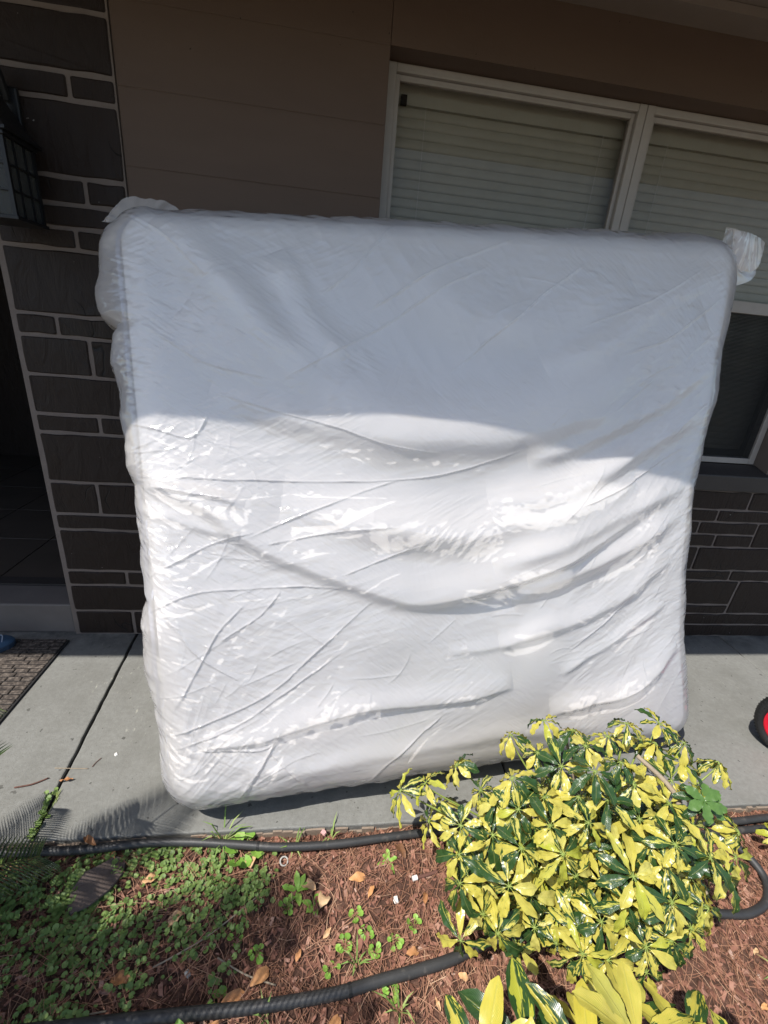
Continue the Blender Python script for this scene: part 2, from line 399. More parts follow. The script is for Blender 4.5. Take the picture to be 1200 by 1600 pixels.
row(.224, .388, fillx(1.98, .5) + [1.98, (2.401, 2.409)])
row(.163, .388, [(2.401, 2.413), 3.0, 3.5, 4.2, 5.2, 7])
row(.388, .455, fillx(1.95, .5) + [1.95, 2.329, 2.86, 3.5, 4.4, 7])
row(.455, .601, fillx(2.064, .7) + [2.064, 2.66, 3.2, 4.0, 5.0, 7])
row(.601, .678, fillx(2.142, .45) + [2.142, 2.376])
row(.678, .753, fillx(2.016, .5) + [2.016, 2.376])
row(.601, .753, [2.376, 2.95, 3.6, 4.6, 7])
row(.753, .823, fillx(2.103, .45) + [2.103, 2.62, 3.3, 4.3, 7])
row(.823, .930, fillx(2.263, .6) + [2.263, 2.75, 3.4, 4.4, 7])
# taupe boards
sid = hp(MB().box(-.7585, .160, YW+.0016, YW+.30, .932, 2.9), 'siding', M['siding'])
sz = [.936, 1.126, 1.351, 1.577, 1.802, 2.028, 2.254, 2.479, 2.62]
for a, b in zip(sz, sz[1:]):
    o = hp(MB().box(-.7575, .161, YW, YW+.02, a+.0008, b-.0008), 'siding_board', M['siding'], sid); bevel(o, .002, 2)
hp(MB().box(.1625, 7, YW, YW+.30, 2.4795, 2.695), 'lintel_board', M['siding'])
hp(MB().box(-.7575, .1615, YW+.001, YW+.30, 2.6215, 2.695), 'lintel_board', M['siding'])
hp(MB().box(2.300, 7, YW+.001, YW+.30, .934, 2.4785), 'stone_wall_panel', M['mortar'])
pan = [o for o in bpy.data.objects if o.name == 'stone_wall_panel'][0]
for i, (a, b) in enumerate(zip(sz, sz[1:-1])):
    xs = [2.306, 2.75+.2*(i % 2), 3.4, 4.2+.3*(i % 3), 5.4, 7]
    for x0, x1 in zip(xs, xs[1:]):
        hp(stone_mesh([(x0+.006, a+.006), (x1-.006, a+.006), (x1-.006, b-.006), (x0+.006, b-.006)]), 'stone', M['stone'], pan)
# soffit, fascia, roof
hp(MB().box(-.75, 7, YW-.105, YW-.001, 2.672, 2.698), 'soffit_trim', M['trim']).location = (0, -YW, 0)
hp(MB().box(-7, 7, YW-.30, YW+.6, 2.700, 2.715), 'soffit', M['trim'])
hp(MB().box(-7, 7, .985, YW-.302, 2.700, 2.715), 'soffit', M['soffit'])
hp(MB().box(-7, 7, .946, .984, 2.615, 2.80), 'fascia', M['soffit'])
mb = MB(); mb.add([(-7.2,.93,2.801),(7.2,.93,2.801),(7.2,7,4.6),(-7.2,7,4.6),(-7.2,.93,2.83),(7.2,.93,2.83),(7.2,7,4.63),(-7.2,7,4.63)],
       [(0,3,2,1),(4,5,6,7),(0,1,5,4),(1,2,6,5),(2,3,7,6),(3,0,4,7)])
hp(mb, 'roof', M['roof'])
# window: two units side by side
FY = YW+.12
def window(x0, x1, z0, z1, zr):
    w = link('window', None, house); w.location = (0, -YW, 0)
    fw = .034
    fr = MB()
    fr.box(x0, x0+fw, FY-.03, FY+.05, z0, z1); fr.box(x1-fw, x1, FY-.03, FY+.05, z0, z1)
    fr.box(x0+fw, x1-fw, FY-.028, FY+.05, z1-.026, z1); fr.box(x0+fw, x1-fw, FY-.028, FY+.05, z0, z0+.030)
    bevel(hp(fr, 'window_frame', M['frame'], w), .003)
    a, b = x0+fw+.001, x1-fw-.001; sw = .016
    us = MB()                                           # upper sash, outer
    us.box(a, a+sw, FY-.012, FY+.012, zr-.024, z1-.027); us.box(b-sw, b, FY-.012, FY+.012, zr-.024, z1-.027)
    us.box(a+sw, b-sw, FY-.011, FY+.012, z1-.045, z1-.027); us.box(a+sw, b-sw, FY-.022, FY+.012, zr-.030, zr+.020)
    bevel(hp(us, 'sash', M['frame'], w), .002)
    ls = MB()
    ls.box(a, a+sw, FY+.016, FY+.036, z0+.031, zr-.031); ls.box(b-sw, b, FY+.016, FY+.036, z0+.031, zr-.031)
    ls.box(a+sw, b-sw, FY+.017, FY+.036, z0+.031, z0+.065)
    bevel(hp(ls, 'sash', M['dark'], w), .002)
    hp(MB().box(a+sw, b-sw, FY-.002, FY+.002, zr+.020, z1-.045), 'pane', M['glass'], w)
    hp(MB().box(a+sw, b-sw, FY+.024, FY+.028, z0+.065, zr-.031), 'pane', M['glass'], w)
    # insect screen: a fine grid of real wires in front of the lower sash
    sc = MB()
    k = a
    while k < b: sc.box(k, k+.0024, FY-.0205, FY-.0195, z0+.031, zr-.032); k += .006
    k = z0+.032
    while k < zr-.033: sc.box(a, b, FY-.0195, FY-.0187, k, k+.0024); k += .006
    hp(sc, 'insect_screen', M['screen'], w)
    # blind
    hp(MB().box(a-.028, b+.028, FY+.056, FY+.100, z1-.088, z1-.020), 'blind_headrail', M['blind'], w)
    c = MB(); L = b-a+.050; hw = .0210; n = 5; vs = []
    for e in (0, 1):
        for q in range(n+1):
            yy = -hw + 2*hw*q/n; zz = .005*(1-(yy/hw)**2)
            vs += [(e*L, yy, zz), (e*L, yy, zz+.0022)]
    m2 = 2*(n+1); fs = []
    for q in range(n):
        fs += [(2*q, 2*q+2, m2+2*q+2, m2+2*q), (2*q+1, m2+2*q+1, m2+2*q+3, 2*q+3)]
    fs += [(0, m2, m2+1, 1), (2*n, 2*n+1, m2+2*n+1, m2+2*n)]
    sm = c.add(vs, fs).mesh('blind_slat', M['blind'], True)
    z = z1-.100
    while z > z0+.06:
        o = link('blind_slat', sm, w); o.location = (a-.025, FY+.080, z); o.rotation_euler = (R(81+random.uniform(-2.0, 2.0)), 0, R(random.uniform(-.12, .12))*.3)
        z -= .0340
    cd = MB()
    for k in (.13, .87): cd.box(a+L*k, a+L*k+.002, FY+.053, FY+.055, z0+.06, z1-.085)
    hp(cd, 'blind_cord', M['cord'], w)
    return w
w1 = window(.163, 1.205, 1.058, 2.478, 1.812)
w2 = window(1.207, 2.296, 1.058, 2.478, 1.812)
hk = MB().box(.228, .252, FY+.040, FY+.058, 2.385, 2.415); hp(hk, 'blind_bracket', M['dark'], w1)
hp(MB().box(.1635, 2.2985, FY+.18, FY+.20, .95, 2.69), 'room_backing', M['dark'])
hp(MB().box(.1635, 2.2985, YW+.301, FY+.18, 2.68, 2.69), 'room_backing', M['dark'])
mb = MB(); mb.add([(.1635, YW-.030, .934), (2.36, YW-.030, .934), (2.36, FY-.031, .934), (.1635, FY-.031, .934), (.1635, YW-.030, 1.020), (2.36, YW-.030, 1.020), (2.36, FY-.031, 1.057), (.1635, FY-.031, 1.057)],
   [(0,3,2,1),(4,5,6,7),(0,1,5,4),(1,2,6,5),(2,3,7,6),(3,0,4,7)])
bevel(hp(mb, 'window_sill', M['sillp']), .006)
# porch: stoop, tiles, dark recess
st = hp(MB().box(-3.6, -1.239, YW+.004, YW+.18, .0, .168), 'stoop', M['stoop']); bevel(st, .008)
hp(MB().box(-3.6, -1.239, YW+.181, YW+.25, .0, .176), 'threshold', M['sillp'])
fl = hp(MB().box(-3.6, -1.239, YW+.251, YW+2.4, 0, .160), 'porch_floor', M['joint'])
for i in range(5):
    for j in range(5):
        x0 = -3.55+.46*i; y0 = YW+.255+.46*j
        bevel(hp(MB().box(x0, min(x0+.455, -1.24), y0, y0+.455, .161, .172), 'floor_tile', M['tile'], fl), .002, 1)
hp(MB().box(-1.238, -1.1, YW+.301, YW+2.5, 0, 2.9), 'porch_wall', M['stone'])
hp(MB().box(-3.8, -1.1, YW+2.501, YW+2.6, 0, 2.9), 'porch_wall', M['stone'])
hp(MB().box(-3.8, -3.601, YW-.02, YW+2.5, 0, 2.9), 'porch_wall', M['stone'])
hp(MB().box(-3.599, -1.24, YW+.002, YW+.28, 2.25, 2.695), 'porch_header', M['siding'])

TL,TR,BL,BR = (Vector((-0.702, 1.69, 1.869)), Vector((1.495, 1.74, 2.009)), Vector((-0.452, 0.964, 0.105)), Vector((1.603, 1.237, 0.08)))
DRAPES = [
  ([(0.018, 0.548), (0.105, 0.498), (0.182, 0.435), (0.237, 0.404), (0.314, 0.368), (0.396, 0.338), (0.484, 0.348), (0.577, 0.373), (0.673, 0.407), (0.773, 0.451), (0.899, 0.516)], 0.042, 0.2, 0.026),
  ([(0.206, 0.507), (0.321, 0.481), (0.402, 0.465), (0.488, 0.455), (0.578, 0.473), (0.697, 0.5), (0.819, 0.553)], 0.03, 0.14, 0.06),
  ([(0.105, 0.837), (0.204, 0.749), (0.276, 0.709), (0.37, 0.653), (0.451, 0.635), (0.559, 0.656), (0.694, 0.709), (0.809, 0.769), (0.924, 0.842)], 0.036, 0.26, 0.12),
  ([(0.12, 0.689), (0.207, 0.655), (0.272, 0.637), (0.368, 0.614), (0.471, 0.607), (0.58, 0.617), (0.694, 0.652), (0.813, 0.678)], 0.014, 0.08, 0.04),
  ([(0.058, 0.121), (0.14, 0.126), (0.26, 0.153), (0.387, 0.157), (0.49, 0.164), (0.574, 0.173)], 0.02, 0.08, 0.014),
  ([(0.945, 0.224), (0.841, 0.152), (0.757, 0.128), (0.65, 0.111)], 0.024, 0.07, 0.022),
  ([(0.936, 0.485), (0.826, 0.425), (0.698, 0.38), (0.576, 0.331)], 0.022, 0.08, 0.03),
  ([(0.923, 0.396), (0.804, 0.325), (0.674, 0.276), (0.551, 0.254)], 0.015, 0.07, 0.022),
  ([(0.98, 0.775), (0.838, 0.678), (0.695, 0.606), (0.602, 0.583)], 0.016, 0.08, 0.03),
  ([(0.951, 0.68), (0.817, 0.595), (0.672, 0.53), (0.534, 0.503)], 0.02, 0.08, 0.035),
  ([(0.938, 0.535), (0.797, 0.487), (0.673, 0.441), (0.531, 0.398)], 0.018, 0.07, 0.03),
  ([(0.788, 0.064), (0.573, 0.08), (0.383, 0.075), (0.214, 0.066), (0.091, 0.09)], 0.01, 0.06, 0.03),
  ([(0.674, 0.289), (0.551, 0.254), (0.458, 0.25)], 0.007, 0.04, 0.015),
  ([(0.022, 0.54), (0.081, 0.529), (0.151, 0.508)], 0.01, 0.03, 0.01),
  ([(0.007, 0.51), (0.077, 0.478), (0.147, 0.46)], 0.008, 0.03, 0.015),
  ([(0.422, 0.895), (0.52, 0.825), (0.648, 0.825), (0.78, 0.891)], 0.016, 0.14, 0.09),
  ([(0.063, 0.956), (0.135, 0.89), (0.207, 0.79), (0.278, 0.741)], 0.02, 0.09, 0.05),
  ([(0.225, 0.915), (0.264, 0.814), (0.316, 0.742)], 0.014, 0.07, 0.04),
  ([(0.952, 0.932), (0.85, 0.872), (0.738, 0.79), (0.626, 0.741)], 0.016, 0.07, 0.04),
  ([(0.916, 0.306), (0.781, 0.237), (0.675, 0.182)], 0.009, 0.04, 0.014),
]
RIDGES = [
  [(0.013, 0.552), (0.1, 0.548), (0.209, 0.549), (0.324, 0.546), (0.406, 0.549), (0.491, 0.565), (0.591, 0.6)],
  [(0.151, 0.453), (0.233, 0.49), (0.323, 0.527), (0.385, 0.547)],
  [(0.178, 0.444), (0.23, 0.45), (0.31, 0.467), (0.381, 0.47)],
  [(0.29, 0.388), (0.358, 0.418), (0.427, 0.442)],
  [(0.006, 0.134), (0.079, 0.16), (0.165, 0.198), (0.247, 0.267), (0.343, 0.344)],
  [(0.015, 0.114), (0.124, 0.155), (0.194, 0.201), (0.282, 0.259)],
  [(0.099, 0.01), (0.136, 0.073), (0.167, 0.12)],
  [(0.156, 0.108), (0.193, 0.058), (0.234, -0.004)],
  [(0.027, 0.172), (0.089, 0.29), (0.139, 0.35)],
  [(0.006, 0.337), (0.059, 0.365), (0.159, 0.375), (0.314, 0.362)],
  [(0.098, 0.29), (0.156, 0.328), (0.196, 0.368)],
  [(0.019, 0.398), (0.101, 0.446), (0.166, 0.465)],
  [(0.119, 0.686), (0.18, 0.665), (0.272, 0.64), (0.358, 0.607), (0.449, 0.588)],
  [(0.017, 0.641), (0.087, 0.612), (0.117, 0.653)],
  [(0.003, 0.832), (0.065, 0.764), (0.131, 0.726), (0.211, 0.707)],
  [(0.22, 0.708), (0.298, 0.752), (0.398, 0.82), (0.48, 0.871), (0.543, 0.912)],
  [(0.475, 0.726), (0.54, 0.782), (0.615, 0.851), (0.702, 0.92)],
  [(0.34, 0.817), (0.482, 0.908), (0.585, 0.956)],
  [(0.049, 0.118), (0.139, 0.11), (0.169, 0.122)],
  [(0.115, 0.033), (0.18, 0.142)],
  [(0.03, 0.54), (0.081, 0.524), (0.133, 0.518)],
  [(0.022, 0.963), (0.077, 0.927), (0.133, 0.869)],
  [(0.024, 0.357), (0.062, 0.282), (0.129, 0.224)],
  [(0.405, 0.967), (0.345, 0.901), (0.285, 0.846)],
  [(0.917, 0.93), (0.805, 0.859), (0.692, 0.81)],
  [(0.945, 0.876), (0.854, 0.805), (0.762, 0.768)],
  [(0.919, 0.608), (0.795, 0.535), (0.697, 0.5)],
  [(0.701, 0.23), (0.779, 0.288), (0.87, 0.36)],
  [(0.292, 0.014), (0.384, 0.093), (0.442, 0.133)],
]
WHORLS = [(0.736, 1.041, 0.42), (0.629, 1.035, 0.367), (0.45, 1.002, 0.278), (0.349, 0.976, 0.236), (0.358, 0.913, 0.148), (0.266, 0.962, 0.224), (0.392, 0.742, 0.268), (0.388, 0.699, 0.223), (0.469, 0.736, 0.35), (0.555, 0.851, 0.411), (0.688, 0.841, 0.461), (0.66, 0.92, 0.423), (0.804, 0.914, 0.451), (0.934, 0.986, 0.405), (0.988, 0.989, 0.455), (1.075, 0.964, 0.479), (1.067, 0.943, 0.421), (1.219, 0.866, 0.425), (0.855, 0.768, 0.477), (0.989, 0.786, 0.46), (1.132, 0.897, 0.39), (0.617, 0.656, 0.392), (0.602, 0.71, 0.418), (0.748, 0.646, 0.42), (0.832, 0.646, 0.426), (0.694, 0.602, 0.367), (0.49, 0.645, 0.298), (0.589, 0.584, 0.289), (0.637, 0.561, 0.277), (0.467, 0.604, 0.182), (0.668, 0.583, 0.331), (0.933, 0.724, 0.459), (0.904, 0.645, 0.421), (1.005, 0.631, 0.385), (0.972, 0.563, 0.307), (0.864, 0.567, 0.338), (0.747, 0.553, 0.305), (0.796, 0.526, 0.251), (1.174, 0.708, 0.35), (0.54, 0.763, 0.406), (0.694, 0.697, 0.442), (0.542, 0.583, 0.244), (0.436, 0.635, 0.205), (0.395, 0.638, 0.09), (0.591, 0.556, 0.227), (0.707, 0.524, 0.215), (0.472, 0.857, 0.355), (0.495, 0.799, 0.382), (0.431, 0.683, 0.274), (0.536, 0.619, 0.304), (0.554, 0.647, 0.351), (0.638, 0.62, 0.366), (0.773, 0.603, 0.383), (0.83, 0.599, 0.383), (0.929, 0.599, 0.372), (0.985, 0.683, 0.429), (1.071, 0.75, 0.427), (0.763, 0.735, 0.467), (0.693, 0.752, 0.46), (0.608, 0.771, 0.439), (0.862, 0.837, 0.476), (0.916, 0.541, 0.28), (0.862, 0.529, 0.261), (0.863, 0.616, 0.399), (0.828, 0.691, 0.454), (0.768, 0.811, 0.477), (0.406, 0.796, 0.301), (0.527, 0.69, 0.368), (0.75, 0.573, 0.341), (0.688, 0.559, 0.299), (0.619, 0.599, 0.332), (1.061, 0.611, 0.337), (1.107, 0.646, 0.35), (0.416, 0.658, 0.215), (0.512, 0.577, 0.179), (0.648, 0.537, 0.221), (0.806, 0.507, 0.182), (0.401, 0.942, 0.185), (1.141, 0.92, 0.445), (1.024, 0.959, 0.418), (0.828, 1.015, 0.404)]

# ------------------------------------------------------------------ mattress in its bag
MW, MT, MD = 2.10, 1.93, .30
def interp(v, tab): return np.interp(v, [p[0] for p in tab], [p[1] for p in tab])
WAIST = [(0, -.02), (.08, -.045), (.22, -.095), (.40, -.115), (.55, -.105), (.69, -.05), (.78, -.04), (.875, -.012), (1, 0)]
PUFF_L = [(0, 0), (.064, 0), (.135, .0), (.187, .012), (.24, .030), (.31, .034), (.355, .002), (.371, .0), (.42, .004), (.5, .006), (.545, .0), (.575, .028), (.657, .036), (.70, .030), (.748, .050), (.79, .034), (.803, .012), (.82, .07), (.87, .085), (.93, .055), (1, .02)]
PUFF_R = [(0, .0), (.1, .012), (.2, .004), (.3, .012), (.36, .002), (.45, .014), (.5, .004), (.6, .016), (.65, .003), (.72, .020), (.76, .004), (.83, .015), (.88, .002), (1, .01)]
def to_world(a, b, c):
    u = (a/MW)[:, None]; v = (b/MT)[:, None]
    A = [np.array(x) for x in (TL, TR, BL, BR)]
    tl, tr, bl, br = A
    p = (bl*(1-u)+br*u)*(1-v) + (tl*(1-u)+tr*u)*v
    du = (br-bl)*(1-v) + (tr-tl)*v; dv = (tl-bl)*(1-u) + (tr-br)*u
    n = np.cross(du, dv); n /= np.linalg.norm(n, axis=1)[:, None]
    return p - n*c[:, None], n
def shell(nu, nv, r, Rc, e=0.0, fold=None, puff=None, back=True, nd=10):
    """rounded slab: dense front, straight sides, optional back"""
    def front(A, B):
        d = np.minimum(np.minimum(A, MW-A), np.minimum(B, MT-B))
        th = np.where(d < r, (1-d/r)*np.pi/2, 0)
        d2 = np.where(d < r, r*(1-np.sin(th)), d); c = r - r*np.cos(th)
        qa = np.clip(A, Rc, MW-Rc); qb = np.clip(B, Rc, MT-Rc); va = A-qa; vb = B-qb
        inf = np.maximum(np.abs(va), np.abs(vb)); corner = (np.abs(va) > 1e-9) & (np.abs(vb) > 1e-9)
        l2 = np.hypot(va, vb)+1e-12
        tgt = Rc-d2                                     # distance of the level set from the corner centre
        k = np.where(corner, tgt/l2, 1)
        a2 = np.where(corner, qa+va*k, A); b2 = np.where(corner, qb+vb*k, B)
        ex = (~corner) & (d < r)
        m1 = ex & (A == d); a2 = np.where(m1, d2, a2)
        m2 = ex & (MW-A == d) & ~m1; a2 = np.where(m2, MW-d2, a2)
        m3 = ex & (B == d) & ~m1 & ~m2; b2 = np.where(m3, d2, b2)
        m4 = ex & (MT-B == d) & ~m1 & ~m2 & ~m3; b2 = np.where(m4, MT-d2, b2)
        return a2, b2, c, th
    us = np.linspace(0, MW, nu+1); vsn = np.linspace(0, MT, nv+1)
    A, B = np.meshgrid(us, vsn); A = A.ravel(); B = B.ravel()
    a, b, c, th = front(A, B)
    wside = np.sin(th)
    V = [(a, b, c, wside, np.ones_like(a))]
    ids = np.arange((nu+1)*(nv+1)).reshape(nv+1, nu+1)
    F = [np.stack([ids[:-1, :-1], ids[:-1, 1:], ids[1:, 1:], ids[1:, :-1]], -1).reshape(-1, 4)]
    ring = np.concatenate([ids[0, :], ids[1:, -1], ids[-1, -2::-1], ids[-2:0:-1, 0]])
    last = ring; base = A.size
    for k in range(1, nd+1):
        cc = r + (MD-2*r)*k/nd
        V.append((a[ring], b[ring], np.full(ring.size, cc), np.ones(ring.size), np.zeros(ring.size)))
        cur = np.arange(base, base+ring.size); base += ring.size
        nx_ = np.roll(np.arange(ring.size), -1)
        F.append(np.stack([last, cur, cur[nx_], last[nx_]], -1)); last = cur
    if back:
        V.append((a, b, MD-c, wside, np.zeros_like(a)))
        idb = np.arange(base, base+A.size).reshape(nv+1, nu+1); base += A.size
        F.append(np.stack([idb[:-1, :-1], idb[1:, :-1], idb[1:, 1:], idb[:-1, 1:]], -1).reshape(-1, 4))
        rb = np.concatenate([idb[0, :], idb[1:, -1], idb[-1, -2::-1], idb[-2:0:-1, 0]])
        nx_ = np.roll(np.arange(ring.size), -1)
        F.append(np.stack([last, rb, rb[nx_], last[nx_]], -1))
    a, b, c, ws, fm = [np.concatenate(x) for x in zip(*V)]
    v = b/MT
    # outward in-plane direction for the offset of the sides
    qa = np.clip(a, Rc, MW-Rc); qb = np.clip(b, Rc, MT-Rc); oa = a-qa; ob = b-qb; l = np.hypot(oa, ob)+1e-9
    off = e*ws
    a0, b0 = a.copy(), b.copy()
    if puff is not None:
        off = off + ws*np.where(a0 < MW*.5, interp(v, PUFF_L), interp(v, PUFF_R))*np.clip(np.abs(oa)/l, 0, 1)*puff
        off = off + ws*puff*(.020*vnoise(c*9+3, (a+b)*11, 97)+.010*vnoise(c*21+3, (a+b)*29, 98))
    a = a + oa/l*off; b = b + ob/l*off
    c = c - e*(1-ws)*fm
    if fold is not None: c = c - fold(a0, b0)*fm*(1-ws**2)
    # belly and the waist on the right
    a = a + interp(v, WAIST)*np.clip(a/MW, 0, 1.1)**3
    c = c - .022*np.sin(np.pi*np.clip(a0/MW, 0, 1))*np.sin(np.pi*np.clip(v, 0, 1))*fm
    co, _ = to_world(a, b, c)
    co[:, 2] = np.maximum(co[:, 2], .004)
    return co, np.concatenate(F)
def np_mesh(name, co, F, mat):
    me = bpy.data.meshes.new(name); me.vertices.add(len(co)); me.vertices.foreach_set('co', co.astype(np.float32).ravel())
    me.loops.add(F.size); me.loops.foreach_set('vertex_index', F.astype(np.int32).ravel())
    me.polygons.add(len(F)); me.polygons.foreach_set('loop_start', np.arange(0, F.size, 4, dtype=np.int32))
    me.update(calc_edges=True); me.validate(); me.materials.append(mat); me.shade_smooth(); return me
rng = np.random.RandomState(5)
def vnoise(x, y, seed=0):
    rg = np.random.RandomState(seed).rand(64, 64)
    xi = np.floor(x).astype(int); yi = np.floor(y).astype(int); fx = x-xi; fy = y-yi
    fx = fx*fx*(3-2*fx); fy = fy*fy*(3-2*fy)
    g = lambda i, j: rg[i % 64, j % 64]
    return (g(xi, yi)*(1-fx)+g(xi+1, yi)*fx)*(1-fy) + (g(xi, yi+1)*(1-fx)+g(xi+1, yi+1)*fx)*fy - .5
def wrinkle(a, b, ang, along, across, seed):
    ca, sa = math.cos(ang), math.sin(ang)
    x = a*ca+b*sa; y = -a*sa+b*ca
    y = y + .05*vnoise(x*3.1+9, y*3.1, seed+3)
    n = vnoise(x/along+31, y/across+17, seed)
    n2 = vnoise(x/along*2.1+3, y/across*2.3+5, seed+1)
    return (.5-np.abs(n)*1.6) + .5*(.5-np.abs(n2)*1.6)
def poly_field(a, b, uvs, reach):
    P = [Vector((u*MW, v*MT, 0)) for u, v in uvs]; pts = spline(P, 7)
    x0 = min(p.x for p in pts)-reach; x1 = max(p.x for p in pts)+reach; y0 = min(p.y for p in pts)-reach; y1 = max(p.y for p in pts)+reach
    idx = np.nonzero((a > x0) & (a < x1) & (b > y0) & (b < y1))[0]
    A, B = a[idx], b[idx]; best = np.full(idx.size, 9.); sg = np.zeros(idx.size); tt = np.zeros(idx.size); n = len(pts)-1
    for i in range(n):
        p, q = pts[i], pts[i+1]; dx, dy = q.x-p.x, q.y-p.y; L = dx*dx+dy*dy+1e-12
        t_ = np.clip(((A-p.x)*dx+(B-p.y)*dy)/L, 0, 1); ex = A-(p.x+dx*t_); ey = B-(p.y+dy*t_); d = np.hypot(ex, ey)
        m = d < best; best[m] = d[m]; s_ = dx*ey-dy*ex
        if dx < 0: s_ = -s_
        sg[m] = np.sign(s_[m]); tt[m] = (i+t_[m])/n
    return idx, best, sg, tt
def folds(a, b):
    h = np.zeros_like(a); u = a/MW; v = b/MT
    a_, b_ = a, b                                        # waver the fold lines a little
    a = a + .020*vnoise(a_*6+1, b_*6, 101) + .003*vnoise(a_*17+1, b_*17, 103); b = b + .020*vnoise(a_*6+7, b_*6, 102) + .003*vnoise(a_*17+9, b_*17, 104)
    for uvs, amp, wa, wb in DRAPES:
        idx, d, sg, t_ = poly_field(a, b, uvs, max(wa, wb)*1.6)
        tap = np.clip(np.minimum(t_, 1-t_)*5, 0, 1)**.8
        wob = 1+1.1*vnoise(t_*4+amp*311, a[idx]*0+amp*900, 8)+.0*vnoise(t_*19, a[idx]*0+amp*500, 18)
        prof = np.where(sg >= 0, np.exp(-(d/(wa*.62))**1.7), np.exp(-(d/wb)**2))
        h[idx] += 1.15*amp*tap*wob*prof
    for i, uvs in enumerate(RIDGES):
        w = [.0028, .0036, .0032][i % 3]
        idx, d, sg, t_ = poly_field(a, b, uvs, .05)
        tap = np.clip(np.minimum(t_, 1-t_)*6, 0, 1)
        h[idx] += tap*(1+.8*vnoise(t_*14, a[idx]*0+i*3.3, 9))*(.0026*np.exp(-(d/w)**2) + .0030*np.exp(-(d/.022)**1.5)*np.where(sg >= 0, 1, .25))
    a, b = a_, b_
    # many small straight creases: a fan out of the left edge, diagonals on the right, loose ones elsewhere
    rc = random.Random(77)
    for i in range(120):
        if i < 46:
            u0, v0 = rc.uniform(.0, .16), rc.uniform(.02, .62); an = rc.gauss(.55, .35) if v0 < .4 else rc.gauss(-.2, .5)
        elif i < 86:
            u0, v0 = rc.uniform(.62, .95), rc.uniform(.05, .9); an = rc.gauss(.62, .22)
        else:
            u0, v0 = rc.uniform(.05, .9), rc.uniform(.1, .95); an = rc.gauss(.45, .5)
        L = rc.uniform(.06, .30); bd_ = rc.gauss(0, .18)
        uv = [(u0+L*k/3*math.cos(an+bd_*k/3)/MW, v0+L*k/3*math.sin(an+bd_*k/3)/MT) for k in range(4)]
        idx, d, sg, t_ = poly_field(a, b, uv, .03)
        h[idx] += rc.uniform(.12, .62)*np.clip(np.minimum(t_, 1-t_)*5, 0, 1)*(.0022*np.exp(-(d/.0030)**2)+.0022*np.exp(-(d/.013)**1.5)*np.where(sg >= 0, 1, .1))
    s = lambda x, c, w: 1/(1+np.exp(-(x-c)/w))
    right = s(u, .66, .06); low = s(-v, -.62, .05)
    h += .0042*wrinkle(a, b, R(38), .40, .085, 11)*right*s(-v, -.85, .05)
    h += .0016*wrinkle(a, b, R(50), .20, .026, 14)*right*np.clip(vnoise(a*3.7+2, b*3.3, 95)*4+.2, 0, 1)
    h += .0032*wrinkle(a, b, R(10), .42, .085, 21)*(1-right)*s(v, .25, .06)*s(-v, -.66, .04)
    # fan out of the lower left corner
    rr = np.hypot(a, b+.02)+1e-6; ang = np.arctan2(b+.02, a)
    fan = (.5-np.abs(vnoise(ang*9+4, rr*2.3, 31))*1.7)+.6*(.5-np.abs(vnoise(ang*21+4, rr*3.1, 32))*1.7)
    h += .0040*fan*np.exp(-(rr/.62)**2)*np.clip(rr/.1, 0, 1)
    # gathers out of the left edge pinch
    r2 = np.hypot(a, b-.555*MT)+1e-6; a2 = np.arctan2(b-.555*MT, a)
    h += .0040*(.5-np.abs(vnoise(a2*8+7, r2*2, 41))*1.7)*np.exp(-(r2/.45)**2)*np.clip(r2/.06, 0, 1)
    # slack crumples in the shaded top and all along the left
    h += .0030*wrinkle(a, b, R(-62), .22, .075, 51)*s(v, .66, .05)*s(-u, -.62, .06)
    h += .0030*wrinkle(a, b, R(-35), .07, .013, 66)*s(v, .60, .06)*s(-u, -.40, .07)*np.clip(vnoise(a*4.4+3, b*4.1, 111)*4+.5, 0, 1)
    h += .0024*wrinkle(a, b, R(-28), .10, .020, 61)*s(-u, -.22, .05)
    pat = np.clip(vnoise(a*3.1+5, b*3.3, 90)*4+.1, 0, 1)
    h += .0016*wrinkle(a, b, R(24), .09, .014, 71)*pat
    h += .0011*wrinkle(a, b, R(-40), .05, .009, 75)*np.clip(vnoise(a*4.1+25, b*3.9, 93)*4, 0, 1)
    h += .012*vnoise(a*2.6, b*3.4, 81) + .006*vnoise(a*6.5, b*7.5, 82)
    return np.maximum(h+.006, -.008)
mat_root = empty('mattress', (.56, 1.33, 0), 'large white mattress wrapped in a clear plastic bag, leaning on the house wall', 'mattress')
def mp(name, me, parent=None):
    o = link(name, me, parent or mat_root)
    if parent is None: o.location = (-.56, -1.33, 0)
    return o
co, F = shell(90, 84, .085, .12, e=-.014)
body_o = mp('mattress_body', np_mesh('mattress_body', co, F, M['ticking']))
# piping round the front edge of the mattress
bd = []
for k in range(240):
    q = k/240*4; sidx = int(q); f = q-sidx
    A_, B_ = [(f*MW, 0), (MW, f*MT), ((1-f)*MW, MT), (0, (1-f)*MT)][sidx]
    qa = min(max(A_, .12), MW-.12); qb = min(max(B_, .12), MT-.12); va, vb = A_-qa, B_-qb
    if va and vb: kk = .12/math.hypot(va, vb); A_, B_ = qa+va*kk, qb+vb*kk
    A_ += float(interp(B_/MT, WAIST))*(A_/MW)**3
    bd.append((A_, B_))
bd.append(bd[0])
for depth in (.075, .225):
    w, n = to_world(np.array([p[0] for p in bd]), np.array([p[1] for p in bd]), np.full(len(bd), depth))
    w[:, 2] = np.maximum(w[:, 2], .006)
    mp('piping', MB().tube([tuple(p) for p in w], .006, 6, False).mesh('piping', M['piping'], True), body_o)
co, F = shell(800, 740, .10, .13, e=.012, fold=folds, puff=.8, back=False, nd=16)
film_o = mp('plastic_bag', np_mesh('plastic_bag', co, F, M['film']))
